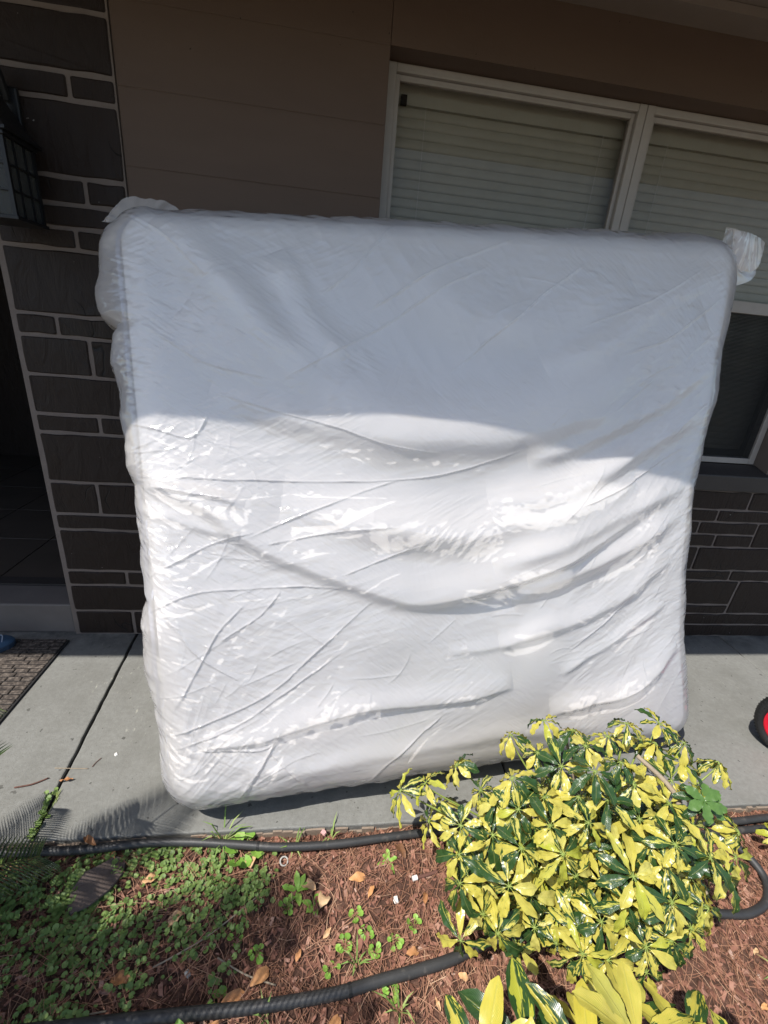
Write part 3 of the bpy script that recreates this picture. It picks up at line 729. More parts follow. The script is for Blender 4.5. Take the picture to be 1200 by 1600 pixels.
# loose corners of the bag: crumpled double sheets
def ear(name, origin, du, dv, n, su, sv, seed, skew=0.0):
    """a slack corner of the bag: a rounded two-layer pouch with creases running to its root"""
    o_, du, dv, n = Vector(origin), Vector(du).normalized(), Vector(dv).normalized(), Vector(n).normalized()
    k = 40; vs = []; fs = []
    for side in (0, 1):
        for j in range(k+1):
            for i in range(k+1):
                x, y = i/k*2-1, j/k
                rim = (1-abs(x)**2.6)**.5*(1+.10*mnoise.noise(Vector((x*2.2, seed, 1)))+.05*mnoise.noise(Vector((x*6, seed, 4))))
                crease = .010*mnoise.noise(Vector((x*3.2/(.35+y*.5)+seed, y*1.2, 2)))+.005*mnoise.noise(Vector((x*8/(.35+y*.5)+seed, y*2, 7)))
                th = (.020 if side else -.014)*(1-x*x)*(1-y*y)
                vs.append(o_ + du*(x*.5*su + skew*y*su) + dv*(y*sv*rim) + n*(crease*(.4+y)*.7+th))
    m = (k+1)**2
    for side in (0, 1):
        for j in range(k):
            for i in range(k):
                b_ = side*m+j*(k+1)+i; fs.append((b_, b_+1, b_+k+2, b_+k+1))
    return mp(name, MB().add(vs, fs).mesh(name, M['film_loose'], True), film_o)
ear('bag_corner', TL+Vector((.055, .13, -.055)), (1, .1, .02), (.08, -.05, 1), (.1, -1, .1), .24, .080, 1.3, .10)
ear('bag_corner', TR+Vector((-.060, .03, -.090)), (-.15, .1, 1), (1, .05, .05), (-.2, -1, .1), .20, .165, 2.2)
ear('bag_corner', TR+Vector((-.005, .00, -.020)), (1, .1, -.15), (.25, 0, -1), (-.3, -1, .2), .16, .11, 6.2)

# ------------------------------------------------------------------ lantern on the pier
lan = empty('wall_lantern', (-1.09, YW-.02, 1.85), 'black iron lantern with small square panes fixed to the stone pier', 'lantern')
def lp(mb, name, mat, parent=None, bev=0):
    o = mb.build(name, mat, parent or lan)
    if parent is None: o.location = -lan.location
    if bev: bevel(o, bev)
    return o
lx0, lx1, ly0, ly1, lz0, lz1 = -1.19, -1.012, 1.795, 1.955, 1.800, 2.010
lp(MB().box(-1.135, -1.065, YW-.030, YW-.012, 1.90, 2.20), 'back_plate', M['iron'], bev=.006)
pw = .012
for x in (lx0, lx1-pw):
    for y in (ly0, ly1-pw): lp(MB().box(x, x+pw, y, y+pw, lz0, lz1), 'corner_post', M['iron'])
for z, nm in ((lz0-.012, 'base_rail'), (lz1, 'top_rail')):
    lp(MB().box(lx0-.006, lx1+.006, ly0-.006, ly1+.006, z, z+.012), nm, M['iron'], bev=.002)
br_ = MB()
for k in (1, 2):
    z = lz0+(lz1-lz0)*k/3
    for y in (ly0, ly1-.006): br_.box(lx0+pw, lx1-pw, y, y+.005, z-.003, z+.003)
    for x in (lx0, lx1-.006): br_.box(x, x+.005, ly0+pw, ly1-pw, z-.0025, z+.0025)
    x = lx0+(lx1-lx0)*k/3; y = ly0+(ly1-ly0)*k/3
    for yy in (ly0+.001, ly1-.006): br_.box(x-.003, x+.003, yy, yy+.004, lz0, lz1)
    for xx in (lx0+.001, lx1-.006): br_.box(xx, xx+.004, y-.003, y+.003, lz0, lz1)
lp(br_, 'pane_bar', M['iron'])
for nm, bx in (('pane', (lx0+pw, lx1-pw, ly0+.0065, ly0+.0085)), ('pane', (lx0+pw, lx1-pw, ly1-.0090, ly1-.0070))):
    lp(MB().box(*bx, lz0, lz1), nm, M['lglass'])
for bx in ((lx0+.0065, lx0+.0085, ly0+pw, ly1-pw), (lx1-.0090, lx1-.0070, ly0+pw, ly1-pw)):
    lp(MB().box(*bx, lz0, lz1), 'pane', M['lglass'])
cx_, cy_ = (lx0+lx1)/2, (ly0+ly1)/2
rf = MB(); prof = [(1.22, lz1+.012), (1.22, lz1+.020), (.95, lz1+.045), (.62, lz1+.10), (.34, lz1+.15), (.30, lz1+.165)]
vs = []; fs = []
for s_, z in prof:
    hx, hy = (lx1-lx0)/2*s_, (ly1-ly0)/2*s_
    vs += [(cx_-hx, cy_-hy, z), (cx_+hx, cy_-hy, z), (cx_+hx, cy_+hy, z), (cx_-hx, cy_+hy, z)]
for l in range(len(prof)-1): fs += [(l*4+k, l*4+(k+1) % 4, l*4+4+(k+1) % 4, l*4+4+k) for k in range(4)]
fs += [(3, 2, 1, 0), tuple(len(prof)*4-4+k for k in range(4))]
lp(rf.add(vs, fs), 'roof_cap', M['iron'])
arm = MB().tube(spline([(cx_, cy_, lz1+.16), (cx_, cy_, lz1+.205), (cx_, cy_+.03, lz1+.235), (cx_, cy_+.10, lz1+.225), (cx_, YW-.03, lz1+.15)], 6), [.016]*25, 8)
arm.tube(spline([(cx_, YW-.03, lz1+.06), (cx_, cy_+.11, lz1+.12), (cx_, cy_+.09, lz1+.19), (cx_, cy_+.05, lz1+.215)], 5), .009, 8)
lp(arm, 'bracket_arm', M['iron'])
lp(MB().tube([(cx_, cy_, lz0), (cx_, cy_, lz0+.09)], .013, 10), 'lamp_candle', M['white'])

# ------------------------------------------------------------------ things on the walk
mat_o = empty('door_mat', (-1.7, 1.72, 0), 'worn dark rubber door mat moulded with brick shapes, below the porch step', 'door mat')
o = MB().box(-2.15, -1.236, 1.44, 1.975, .0005, .009).build('mat_base', M['matbase'], mat_o); o.location = (1.7, -1.72, 0); bevel(o, .003)
y = 1.455; k = 0
while y < 1.955:
    x = -1.246; 
    x -= 0
    off = [.0, .05, .025, .07][k % 4]; first = True
    while x > -2.12:
        L = random.choice([.115, .13, .10, .06]); L = min(L, x+2.135)
        if first: L = max(.05, L-off); first = False
        if L < .02: break
        inner = x < -1.40 and 1.56 < y < 1.84
        if not inner:
            b_ = MB().box(x-L+.004, x, y, y+.022, .0088, .0135+random.uniform(0, .0015)).build('rubber_brick', M['mat'], mat_o); b_.location = (1.7, -1.72, 0); bevel(b_, .0025, 1)
        x -= L
    y += .0262; k += 1
b_ = MB().box(-2.03, -1.425, 1.57, 1.84, .0088, .0140).build('centre_panel', M['mat'], mat_o); b_.location = (1.7, -1.72, 0); bevel(b_, .003)

def shoe(loc, rz):
    r_ = empty('shoe', loc, 'blue canvas sneaker on the door mat, only its toe in view', 'shoe'); r_.rotation_euler = (0, 0, rz)
    L = .285; prof = [(0, .030, .055), (.03, .036, .088), (.09, .036, .098), (.14, .039, .085), (.18, .046, .068), (.22, .050, .055), (.255, .043, .044), (.275, .028, .034), (.285, .008, .022)]
    up = MB(); so_ = MB(); vs = []; fs = []; n = 14
    for x, w, h in prof:
        for k in range(n):
            q = math.pi*k/(n-1); cc = math.cos(q); vs.append((x, w*.96*math.copysign(abs(cc)**.75, cc), .018 + (h-.018)*max(math.sin(q), 0)**.75))
    m_ = len(prof)
    fs = [(i*n+k, i*n+k+1, (i+1)*n+k+1, (i+1)*n+k) for i in range(m_-1) for k in range(n-1)]
    fs += [tuple(range(n-1, -1, -1)), tuple((m_-1)*n+k for k in range(n))]
    o1 = up.add(vs, fs).build('upper', M['shoeblue'], r_, True)
    ol = [(x, w*1.06) for x, w, h in prof]; ring = [(x, w) for x, w in ol]+[(x, -w) for x, w in reversed(ol)]
    ring[0] = (-.006, ring[0][1]); ring[-1] = (-.006, ring[-1][1])
    m2 = len(ring)
    vs = [(x, y_, 0) for x, y_ in ring]+[(x, y_, .024) for x, y_ in ring]
    o2 = so_.add(vs, [tuple(range(m2-1, -1, -1)), tuple(range(m2, 2*m2))]+[(i, (i+1) % m2, (i+1) % m2+m2, i+m2) for i in range(m2)]).build('sole', M['shoesole'], r_); bevel(o2, .004)
    for i in range(5):
        x = .125+.022*i; h = float(np.interp(x, [p[0] for p in prof], [p[2] for p in prof]))
        MB().tube(spline([(x, -.024, h-.006), (x+.008*(1 if i % 2 else -1), 0, h+.004), (x, .024, h-.006)], 4), .003, 6).build('lace', M['lace'], r_)
    MB().tube(spline([(.235, -.034, .045), (.243, 0, .056), (.235, .034, .045)], 5), .0018, 6).build('toe_seam', M['lace'], r_)
    return r_
shoe((-1.688, 1.775, .0140), R(38))

wh = empty('cart_wheel', (2.020, 1.211, 0), 'bright red wheel with a ribbed black tyre standing on the grey walk', 'wheel')
wh.rotation_euler = (0, 0, R(-52)); wh.scale = (1.34, 1.34, 1.34)
def lathe(prof, seg=48):
    m_ = MB(); vs = []; fs = []; n = len(prof)
    for i in range(seg):
        q = 2*math.pi*i/seg
        for rr_, yy in prof: vs.append((rr_*math.cos(q), yy, .112+rr_*math.sin(q)))
    for i in range(seg):
        for k in range(n): fs.append((i*n+k, i*n+(k+1) % n, ((i+1) % seg)*n+(k+1) % n, ((i+1) % seg)*n+k))
    return m_.add(vs, fs)
ty = lathe([(.086, -.022), (.098, -.028), (.108, -.022), (.112, -.008), (.112, .008), (.108, .022), (.098, .028), (.086, .022)]).build('tyre', M['tyre'], wh, True)
rb = MB()
for i in range(60):
    q = 2*math.pi*i/60; c_, s_ = math.cos(q), math.sin(q)
    for side in (-1, 1):
        p0 = Vector((.0985*c_, side*.0285, .112+.0985*s_)); p1 = Vector((.1115*c_, side*.014, .112+.1115*s_)); rb.tube([p0, p1], .0022, 5)
stuff(rb.build('tread_rib', M['tyre'], ty))
lathe([(.020, -.010), (.050, -.006), (.072, -.012), (.080, -.020), (.087, -.021), (.087, .021), (.080, .020), (.072, .012), (.050, .006), (.020, .010)]).build('rim', M['red'], wh, True)
lathe([(.0005, -.024), (.019, -.024), (.022, -.012), (.022, .012), (.019, .024), (.0005, .024)], 24).build('hub', M['tyre'], wh, True)

# ------------------------------------------------------------------ hoses
def hose(name, pts, rad, label, cuffs=()):
    p = spline(pts, 10); o = MB().tube(p, rad, 12).build(name, M['hose'], None, True); tag(o, label, 'hose', None)
    for i in cuffs:
        q = p[i]; d = (p[i+1]-p[i-1]).normalized()
        MB().tube([q-d*.004, q+d*.004], rad*1.10, 12).build('clip_band', M['tyre'], o, False)
    return o
HR = .0125
bz = lambda x, y, lift=0: bed_z(x, y)+HR*.85+lift
hA = [(-1.25, .985), (-1.0, .985), (-.833, .982), (-.707, .980), (-.524, .990), (-.385, .985), (-.223, .968), (-.1, .955), (.065, .954), (.236, .966), (.324, .972), (.6, .985), (.95, .975), (1.25, .962), (1.523, .955), (1.695, .962), (2.1, .97), (2.6, .965)]
hose('drip_hose', [(x, y, max(bz(x, y), -.006)) for x, y in hA], HR, 'black hose running along the front edge of the grey walk', (64,))
hB = [(-1.1, .56), (-.8, .585), (-.497, .592), (-.353, .595), (-.125, .596), (.066, .602), (.2, .621), (.381, .648), (.55, .69), (.8, .70), (1.05, .69)]
hose('drip_hose', [(x, y, bz(x, y, .004)) for x, y in hB], .0140, 'thick black hose crossing the bark mulch and disappearing under the variegated shrub', (53,))
hC = [(2.5, .93), (2.0, .928), (1.676, .932), (1.512, .930), (1.38, .922), (1.20, .88), (1.12, .79), (1.19, .715), (1.296, .694), (1.378, .698), (1.454, .728), (1.500, .79), (1.470, .868), (1.38, .905), (1.20, .91)]
hose('drip_hose', [(x, y, bz(x, y, .004+(.018 if i > 11 else 0))) for i, (x, y) in enumerate(hC)], .0125, 'black hose lying in a loop beside the right of the shrub')

# ------------------------------------------------------------------ leaves
def leaflet_mesh(L, Wd, droop, cup, seed, twist=0, nx=4, ny=9, tipw=1.30):
    """blade along +X from the petiole, bending down; UV.x across, UV.y along"""
    m = MB(); ang = 0; x = z = 0; st = L/ny; rows = []
    for j in range(ny+1):
        q = j/ny
        w = Wd*.5*(math.sin(math.pi*min(q*.955+.03, 1)**tipw)**.72 if 0 < q < 1 else (.10 if q == 0 else .03))
        w = max(w, Wd*.04); rows.append((x, z, w, ang))
        ang += droop/ny*(.5+q); x += st*math.cos(ang); z -= st*math.sin(ang)
    vs = []; uv = []
    for j, (x, z, w, a) in enumerate(rows):
        for i in range(nx+1):
            s = i/nx*2-1; lift = cup*abs(s)*w + .0035*math.sin(j*1.9+seed*40+s*2)*abs(s)
            tw = twist*j/ny
            yy = s*w*math.cos(tw); zz = lift+s*w*math.sin(tw)
            vs.append((x+lift*math.sin(a), yy, z+zz*math.cos(a))); uv.append((i/nx, j/ny))
    fs = [(j*(nx+1)+i, j*(nx+1)+i+1, (j+1)*(nx+1)+i+1, (j+1)*(nx+1)+i) for j in range(ny) for i in range(nx)]
    m.add(vs, fs, seed); m.uv = uv; return m
def whorl_frames(pos, axis, n, spread, rnd):
    ax = Vector(axis).normalized(); t1 = ax.orthogonal().normalized(); t2 = ax.cross(t1); ph = rnd.uniform(0, 6.28); out = []
    for k in range(n):
        q = ph + 2*math.pi*k/n + rnd.uniform(-.16, .16); d = (math.cos(q)*t1+math.sin(q)*t2)
        el = spread + rnd.uniform(-.16, .16)
        X = (d*math.cos(el)+ax*math.sin(el)).normalized(); Z = (ax - X*ax.dot(X)).normalized(); Y = Z.cross(X)
        out.append(Matrix(((X.x, Y.x, Z.x, pos[0]), (X.y, Y.y, Z.y, pos[1]), (X.z, Y.z, Z.z, pos[2]), (0, 0, 0, 1))))
    return out
rl = random.Random(3)
LEAF = []
for i in range(26):
    LEAF.append(leaflet_mesh(rl.uniform(.055, .082), rl.uniform(.020, .028), rl.uniform(.35, 1.15), rl.uniform(.10, .36), (i*.618) % 1*.98+.01, rl.uniform(-.35, .35)))
LEAFM = [m.mesh('leaflet', M['varieg'], True) for m in LEAF]
def xform(m, mw, out, seed=None):
    o = len(out.v); out.v += [tuple(mw @ Vector(p)) for p in m.v]; out.f += [tuple(i+o for i in f) for f in m.f]; out.uv += m.uv; out.seed += (m.seed if seed is None else [seed]*len(m.v))
def shrub(name, base, whorls, label, nparts, seed, leaves=LEAF, meshes=LEAFM, size=1.0, stems=(), upright=0.0, nleaf=(7, 9), extra=()):
    rnd = random.Random(seed); root = empty(name, base, label, 'shrub'); inv = Matrix.Translation(-Vector(base))
    rest = MB(); pet = MB(); count = 0
    for wi, (p, ax, sc) in enumerate(list(whorls)+list(extra)):
        n = rnd.randint(*nleaf); sp = rnd.uniform(-.62, .12)+upright
        for mw in whorl_frames(p, ax, n, sp, rnd):
            # the blade starts a little away from the hub, on a short stalk
            off = mw @ Matrix.Translation((.010*size, 0, 0)) @ Matrix.Scale(size*sc*rnd.uniform(.80, 1.12), 4)
            k = rnd.randrange(len(leaves))
            if count < nparts and wi < len(whorls):
                o = link('leaflet', meshes[k], root); o.matrix_local = inv @ off; count += 1
            else: xform(leaves[k], inv @ off, rest)
            pet.tube([inv @ Vector(p), (inv @ off).translation], .0011*size, 4, False)
        # petiole from inside the bush
        c = Vector((base[0]+(p[0]-base[0])*.45, base[1]+(p[1]-base[1])*.45, max(p[2]*.45, .01)))
        a = Vector(ax).normalized(); pet.tube([inv @ q for q in spline([c, (c+Vector(p))/2+Vector((0, 0, -.01)), Vector(p)-a*.03, Vector(p)], 4)], [.0030*size]*7+[.0022*size]*6, 5, False)
    if rest.v: stuff(rest.build('foliage', M['varieg'], root, True))
    pet.build('petiole', M['greenstem'], root, True)
    for pts, r0, r1 in stems:
        sp_ = spline(pts, 6); n = len(sp_); MB().tube([inv @ q for q in sp_], [r0+(r1-r0)*i/(n-1) for i in range(n)], 8).build('stem', M['stem'], root, True)
    return root
BC = Vector((.83, .80, .10)); BRd = Vector((.50, .30, .38))
rb_ = random.Random(11); wl = []
for p in WHORLS:
    d = Vector(p)-BC; n = Vector((d.x/BRd.x**2, d.y/BRd.y**2, d.z/BRd.z**2)).normalized()
    ax = (n*.75+Vector((-.15, -.25, .55))+Vector((rb_.uniform(-.3, .3), rb_.uniform(-.3, .3), rb_.uniform(-.2, .2)))).normalized()
    wl.append((tuple(Vector(p)+(Vector((0, 0, 1.55))-Vector(p))*rb_.uniform(-.03, .045)), ax, rb_.uniform(.80, 1.18)))
ex = []
while len(ex) < 150:
    d = Vector((rb_.gauss(0, 1), rb_.gauss(0, 1), rb_.gauss(0, 1))).normalized(); d.z = abs(d.z)*.9-.15
    p = BC+Vector((d.x*BRd.x, d.y*BRd.y, d.z*BRd.z))*rb_.uniform(.45, .88)
    if p.z < .07: continue
    ex.append((tuple(p), (d+Vector((0, -.1, .5))).normalized(), rb_.uniform(.75, 1.0)))
sts = [([(.95, .80, -.03), (.93, .74, .14), (.97, .70, .30), (1.00, .76, .42), (.93, .86, .47)], .012, .006),
       ([(.80, .80, -.03), (.70, .82, .15), (.62, .86, .30)], .010, .005), ([(.86, .78, -.03), (.80, .70, .18), (.74, .66, .36)], .010, .005),
       ([(1.0, .80, -.03), (1.12, .78, .16), (1.16, .80, .34)], .010, .005), ([(.90, .84, -.03), (.86, .95, .2), (.80, 1.02, .40)], .009, .004),
       ([(.74, .78, -.03), (.58, .76, .08), (.48, .80, .16)], .008, .004), ([(.98, .78, -.03), (1.02, .66, .15), (1.0, .60, .30)], .008, .004)]
shrub('variegated_shrub', (.88, .80, -.03), wl, 'bushy yellow and green variegated shrub in front of the wrapped mattress', 300, 21, stems=sts, extra=ex)
# one plain green rosette on a branch of the shrub
gr_root = bpy.data.objects['variegated_shrub']
for i in range(3):
    gm = leaflet_mesh(.052, .026, .35, .15, .5, 0).mesh('green_leaflet', M['gleaf'], True)
    for mw in whorl_frames((1.03+.028*i, .72+.01*i, .470-.03*i), (-.1, -.5, .8), 6, .1, rl)[:5]:
        o = link('green_leaflet', gm, gr_root); o.matrix_local = Matrix.Translation((-.88, -.80, .03)) @ mw
# nearer shrub with larger, upright leaves
LB = []; rl2 = random.Random(9)
for i in range(14):
    LB.append(leaflet_mesh(rl2.uniform(.105, .135), rl2.uniform(.036, .046), rl2.uniform(.15, .65), rl2.uniform(.15, .4), (i*.618) % .85+.01, rl2.uniform(-.3, .3), 4, 9))
LBM = [m.mesh('leaflet', M['varieg'], True) for m in LB]
fw = [((.41, .345, .36), (-.1, .25, 1), 1.0), ((.31, .33, .36), (-.3, .3, 1), .95), ((.50, .315, .37), (.0, .3, 1), 1.0), ((.62, .345, .36), (.1, .35, 1), 1.0), ((.72, .335, .35), (.2, .3, 1), .95),
      ((.80, .295, .34), (.35, .2, 1), .9), ((.56, .39, .28), (0, .5, 1), .75), ((.37, .27, .36), (-.2, .1, 1), 1.0), ((.86, .25, .32), (.4, .1, 1), .9), ((.68, .41, .26), (.1, .5, .9), .75)]
fx = [((x, y, z), (rl2.uniform(-.3, .3), rl2.uniform(-.3, .2), 1), 1.0) for x, y, z in
      [(.45, .18, .50), (.58, .20, .52), (.70, .18, .54), (.52, .06, .56), (.66, .06, .58), (.40, .06, .50), (.60, -.06, .60), (.48, -.10, .58), (.72, -.08, .60), (.55, .0, .66), (.62, .10, .64), (.68, .0, .70), (.58, -.05, .74), (.50, .05, .68), (.64, .12, .72), (.60, .03, .80), (.70, .10, .66), (.54, .12, .60)]]  # unseen taller leaves, added to cast shade at the bottom right
shrub('variegated_shrub', (.58, .18, -.03), fw, 'large upright yellow leaves of a shrub growing at the front of the bed', 300, 33, LB, LBM, 1.0,
      [([(.58, .18, -.03), (.56, .20, .2), (.55, .24, .42)], .012, .006), ([(.60, .16, -.03), (.70, .24, .2), (.74, .30, .40)], .011, .006), ([(.56, .16, -.03), (.46, .26, .2), (.40, .30, .40)], .011, .006), ([(.60, .14, -.03), (.60, .05, .3), (.60, .03, .70)], .012, .006)],
      .75, (6, 8), fx)
# small sprig by the right hose
shrub('variegated_sprig', (1.60, .86, -.03), [((1.58, .845, .07), (-.2, -.3, 1), .8), ((1.63, .86, .12), (.1, -.2, 1), .9), ((1.67, .83, .06), (.3, -.2, 1), .8)], 'small yellow and green sprig beside the hose at the walk', 40, 40,
      stems=[([(1.60, .86, -.03), (1.61, .86, .04), (1.62, .86, .10)], .005, .003)])

# ------------------------------------------------------------------ sago palm
def palm():
    base = Vector((-1.45, .30, -.04)); root = empty('sago_palm', base, 'dark green palm with stiff comb-like fronds beside the walk', 'palm'); inv = Matrix.Translation(-base); rnd = random.Random(4)
    MB().tube([(0, 0, 0), (0, 0, .12), (0, 0, .27), (0, 0, .34)], [.13, .14, .12, .06], 14).build('trunk', M['trunk'], root)
    cr0 = base+Vector((0, 0, .33))
    tips = [((-.80, .945, .030), .26), ((-.99, 1.03, .24), .26), ((-.80, .91, .66), .36), ((-.85, .89, .50), .30), ((-.50, .50, .90), .40), ((-.72, .36, .90), .38), ((-.37, .20, .92), .40), ((-.98, .50, .70), .34), ((-.60, .42, .95), .40), ((-.86, .78, .17), .22),
            ((-1.9, .9, .5), .4), ((-2.1, .3, .6), .4), ((-1.8, -.3, .6), .4), ((-1.2, -.35, .7), .4),]
    for tip, arch in tips:
        tip = Vector(tip); mid = cr0.lerp(tip, .5)+Vector((0, 0, arch*.55)); pts = spline([cr0, cr0.lerp(mid, .5)+Vector((0, 0, arch*.18)), mid, mid.lerp(tip, .55)+Vector((0, 0, arch*.12)), tip], 14)
        n = len(pts); fr = link('frond', None, root)
        MB().tube([inv @ p for p in pts], [.006-.0045*i/(n-1) for i in range(n)], 6).build('rachis', M['rachis'], fr)
        lf = MB()
        for i in range(6, 84):
            q = i/83.5*(n-1); k = min(int(q), n-2); p = pts[k].lerp(pts[k+1], q-k); d = (pts[k+1]-pts[k]).normalized()
            side = d.cross(Vector((0, 0, 1))).normalized(); up = side.cross(d)
            L = .16*math.sin(math.pi*(.12+.80*q/(n-1)))**.7+.02
            for s in (-1, 1):
                dr = (side*s*.86+d*.52+up*.10).normalized()
                a0 = p; a1 = p+dr*L*.55; a2 = p+dr*L+Vector((0, 0, -.10*L)); wv = d*.0043
                lf.add([inv @ (a0-wv*.7), inv @ (a0+wv*.7), inv @ (a1+wv), inv @ (a1-wv), inv @ a2, inv @ (a1+up*.0016)], [(0, 1, 5), (1, 2, 5), (3, 0, 5), (2, 4, 5), (4, 3, 5)], rnd.random())
        stuff(lf.build('leaflet', M['palmleaf'], fr))
    return root
palm()

# ------------------------------------------------------------------ litter and ground cover
rg = random.Random(17)
def rot(e): return Matrix.Rotation(e[2], 4, 'Z') @ Matrix.Rotation(e[1], 4, 'Y') @ Matrix.Rotation(e[0], 4, 'X')
def dens_cover(x, y):                                    # where the creeping weed grows
    d = mnoise.noise(Vector((x*4.2, y*4.2, 5)))*1.0 + mnoise.noise(Vector((x*11, y*11, 9)))*.55
    core = 1.15 - max(0, (x+.32)/.30) - max(0, (.66-y)/.5)*.2
    if y > .90: core -= .25*(x > -.2)
    return core + d
ch = MB()
for i in range(15000):
    x = rg.uniform(-1.3, 2.0); y = rg.uniform(.28, 1.0)
    L = rg.choice([.006, .009, .013, .018, .026])*rg.uniform(.7, 1.3); w = L*rg.uniform(.25, .6); h = rg.uniform(.0015, .004)
    m_ = Matrix.Translation((x, y, bed_z(x, y)+h*.4+rg.uniform(0, .004))) @ rot((rg.gauss(0, .28), rg.gauss(0, .28), rg.uniform(0, 6.28)))
    k1, k2 = rg.uniform(.5, 1), rg.uniform(.5, 1)
    vs = [(-L/2, -w/2*k1, 0), (L/2, -w/2*k2, 0), (L/2*k1, w/2, 0), (-L/2*k2, w/2*k1, 0), (-L/2*.9, -w/2*k1*.8, h), (L/2*.9, -w/2*k2*.8, h), (L/2*k1*.9, w/2*.8, h), (-L/2*k2*.9, w/2*k1*.8, h)]
    ch.add([m_ @ Vector(p) for p in vs], [(4,5,6,7),(0,1,5,4),(1,2,6,5),(2,3,7,6),(3,0,4,7)], min(max(rg.gauss(.48, .2), .02), .98))
tag(stuff(ch.build('bark_mulch', M['bark'])), 'reddish brown bark chips covering the garden bed', 'mulch')
nd_ = MB()
for i in range(7000):
    x = rg.uniform(-1.2, 1.9); y = rg.uniform(.28, 1.0)
    if x < -.2 and rg.random() < .25: continue
    L = rg.uniform(.04, .13); a = rg.gauss(1.25, .75) if x > .3 else rg.uniform(0, 3.14); bend = rg.uniform(-.5, .5); z = bed_z(x, y)+rg.uniform(.003, .010)+(.010*rg.random() if x < -.2 else 0)
    pts = []
    for k in range(4):
        q = k/3; aa = a+bend*(q-.5); pts.append((x+L*(q-.5)*math.cos(aa), y+L*(q-.5)*math.sin(aa), z+rg.uniform(-.002, .003)))
    if max(p[1] for p in pts) > 1.03: continue
    nd_.tube(pts, rg.uniform(.0005, .0009), 3, False, min(max(rg.gauss(.5, .22), .02), .98))
tag(stuff(nd_.build('pine_straw', M['needle'])), 'fallen pine needles strewn over the bark', 'pine needles')
gc = MB(); placed = 0
def disc(mb, x, y, z, r, tilt, az, seed):
    m_ = Matrix.Translation((x, y, z)) @ rot((tilt, 0, az)); n = 8; vs = [(0, -.25*r, -.10*r)]
    for k in range(n):
        q = -math.pi/2+.35+(2*math.pi-.7)*k/(n-1); rr = r*(1+.06*math.sin(3*q)); vs.append((rr*math.cos(q), rr*math.sin(q), .10*r))
    mb.add([m_ @ Vector(p) for p in vs], [(0, k+1, k+2) for k in range(n-1)], seed)
for i in range(16000):
    x = rg.uniform(-1.15, .45); y = rg.uniform(.42, .985)
    if dens_cover(x, y) < rg.uniform(.62, 1.85): continue
    z = bed_z(x, y)+rg.uniform(.006, .022); r = rg.uniform(.0045, .0095)
    disc(gc, x, y, z, r, rg.gauss(0, .35), rg.uniform(0, 6.28), min(max(rg.gauss(.5, .2), .02), .98))
    gc.tube([(x, y, bed_z(x, y)-.004), (x+rg.uniform(-.003, .003), y, z)], .0006, 3, False, .3)
tag(stuff(gc.build('ground_cover', M['cover'])), 'creeping small round green leaves spreading over the bed', 'ground cover')

def weed(name, x, y, n, size, label, kind='round', group=None, mat='weed'):
    z0 = bed_z(x, y); r_ = empty(name, (x, y, z0), label, 'weed', group); rnd = random.Random(int(x*977+y*131)+n)
    st_ = MB()
    for k in range(n):
        q = 6.28*k/n+rnd.uniform(-.4, .4); e = rnd.uniform(.5, 1.2); L = size*rnd.uniform(.5, 1.0)
        p = Vector((math.cos(q)*L*.7, math.sin(q)*L*.7, L*.55*e)); lf = MB()
        if kind == 'round':
            disc(lf, p.x, p.y, p.z, size*.30*rnd.uniform(.7, 1.1), rnd.gauss(.1, .3), q-1.57, rnd.uniform(.4, .9)); lf.build('leaf', M[mat], r_)
            st_.tube([(0, 0, -.006), p*.5+Vector((0, 0, .004)), p], .0010, 4, False, .4)
        elif kind == 'blade':
            tip = Vector((math.cos(q)*L*rnd.uniform(.5, 1.3), math.sin(q)*L*rnd.uniform(.5, 1.3), L*rnd.uniform(.25, .9))); mid = tip*.5+Vector((0, 0, L*.28)); sd = Vector((-math.sin(q), math.cos(q), 0))*.0022
            lf.add([-sd*.8, sd*.8, mid+sd, mid-sd, tip], [(0, 1, 2, 3), (3, 2, 4)], rnd.uniform(.3, .95)); lf.v = [(a, b, c-.006 if i < 2 else c) for i, (a, b, c) in enumerate(lf.v)]
            lf.build('blade', M['grass'], r_)
        else:
            lm = leaflet_mesh(size*rnd.uniform(.6, 1), size*.34, rnd.uniform(.3, 1.0), .2, rnd.uniform(.4, .9), 0, 2, 5)
            o = link('leaf', lm.mesh('leaf', M[mat], True), r_); o.rotation_euler = (0, -e*.6, q); o.location = (0, 0, .002)
    if st_.v: st_.build('stalk', M['greenstem'], r_)
    return r_
GW = 'young weeds in the bark'
weed('broadleaf_weed', -.225, .955, 6, .075, 'tall light green round-leaved weed by the hose below the mattress corner')
weed('rosette_weed', -.04, .845, 6, .055, 'upright leafy green weed in the bark below the hose', 'leaf')
weed('rosette_weed', .245, .905, 5, .040, 'small leafy weed in the bark close to the walk hose', 'leaf')
weed('rosette_weed', .010, .800, 5, .050, 'green weed beside a curled dry leaf on the bark', 'leaf')
for i, (x, y) in enumerate([(-.20, .74), (.13, .765), (.16, .72), (.24, .70), (.30, .735), (.18, .68), (.06, .655), (-.07, .80), (-.14, .70), (.10, .70), (-.22, .62), (.22, .60)]):
    weed('seedling', x, y, rg.randint(4, 7), .030, 'small round-leaved seedling growing in the open bark mulch', 'round', GW)
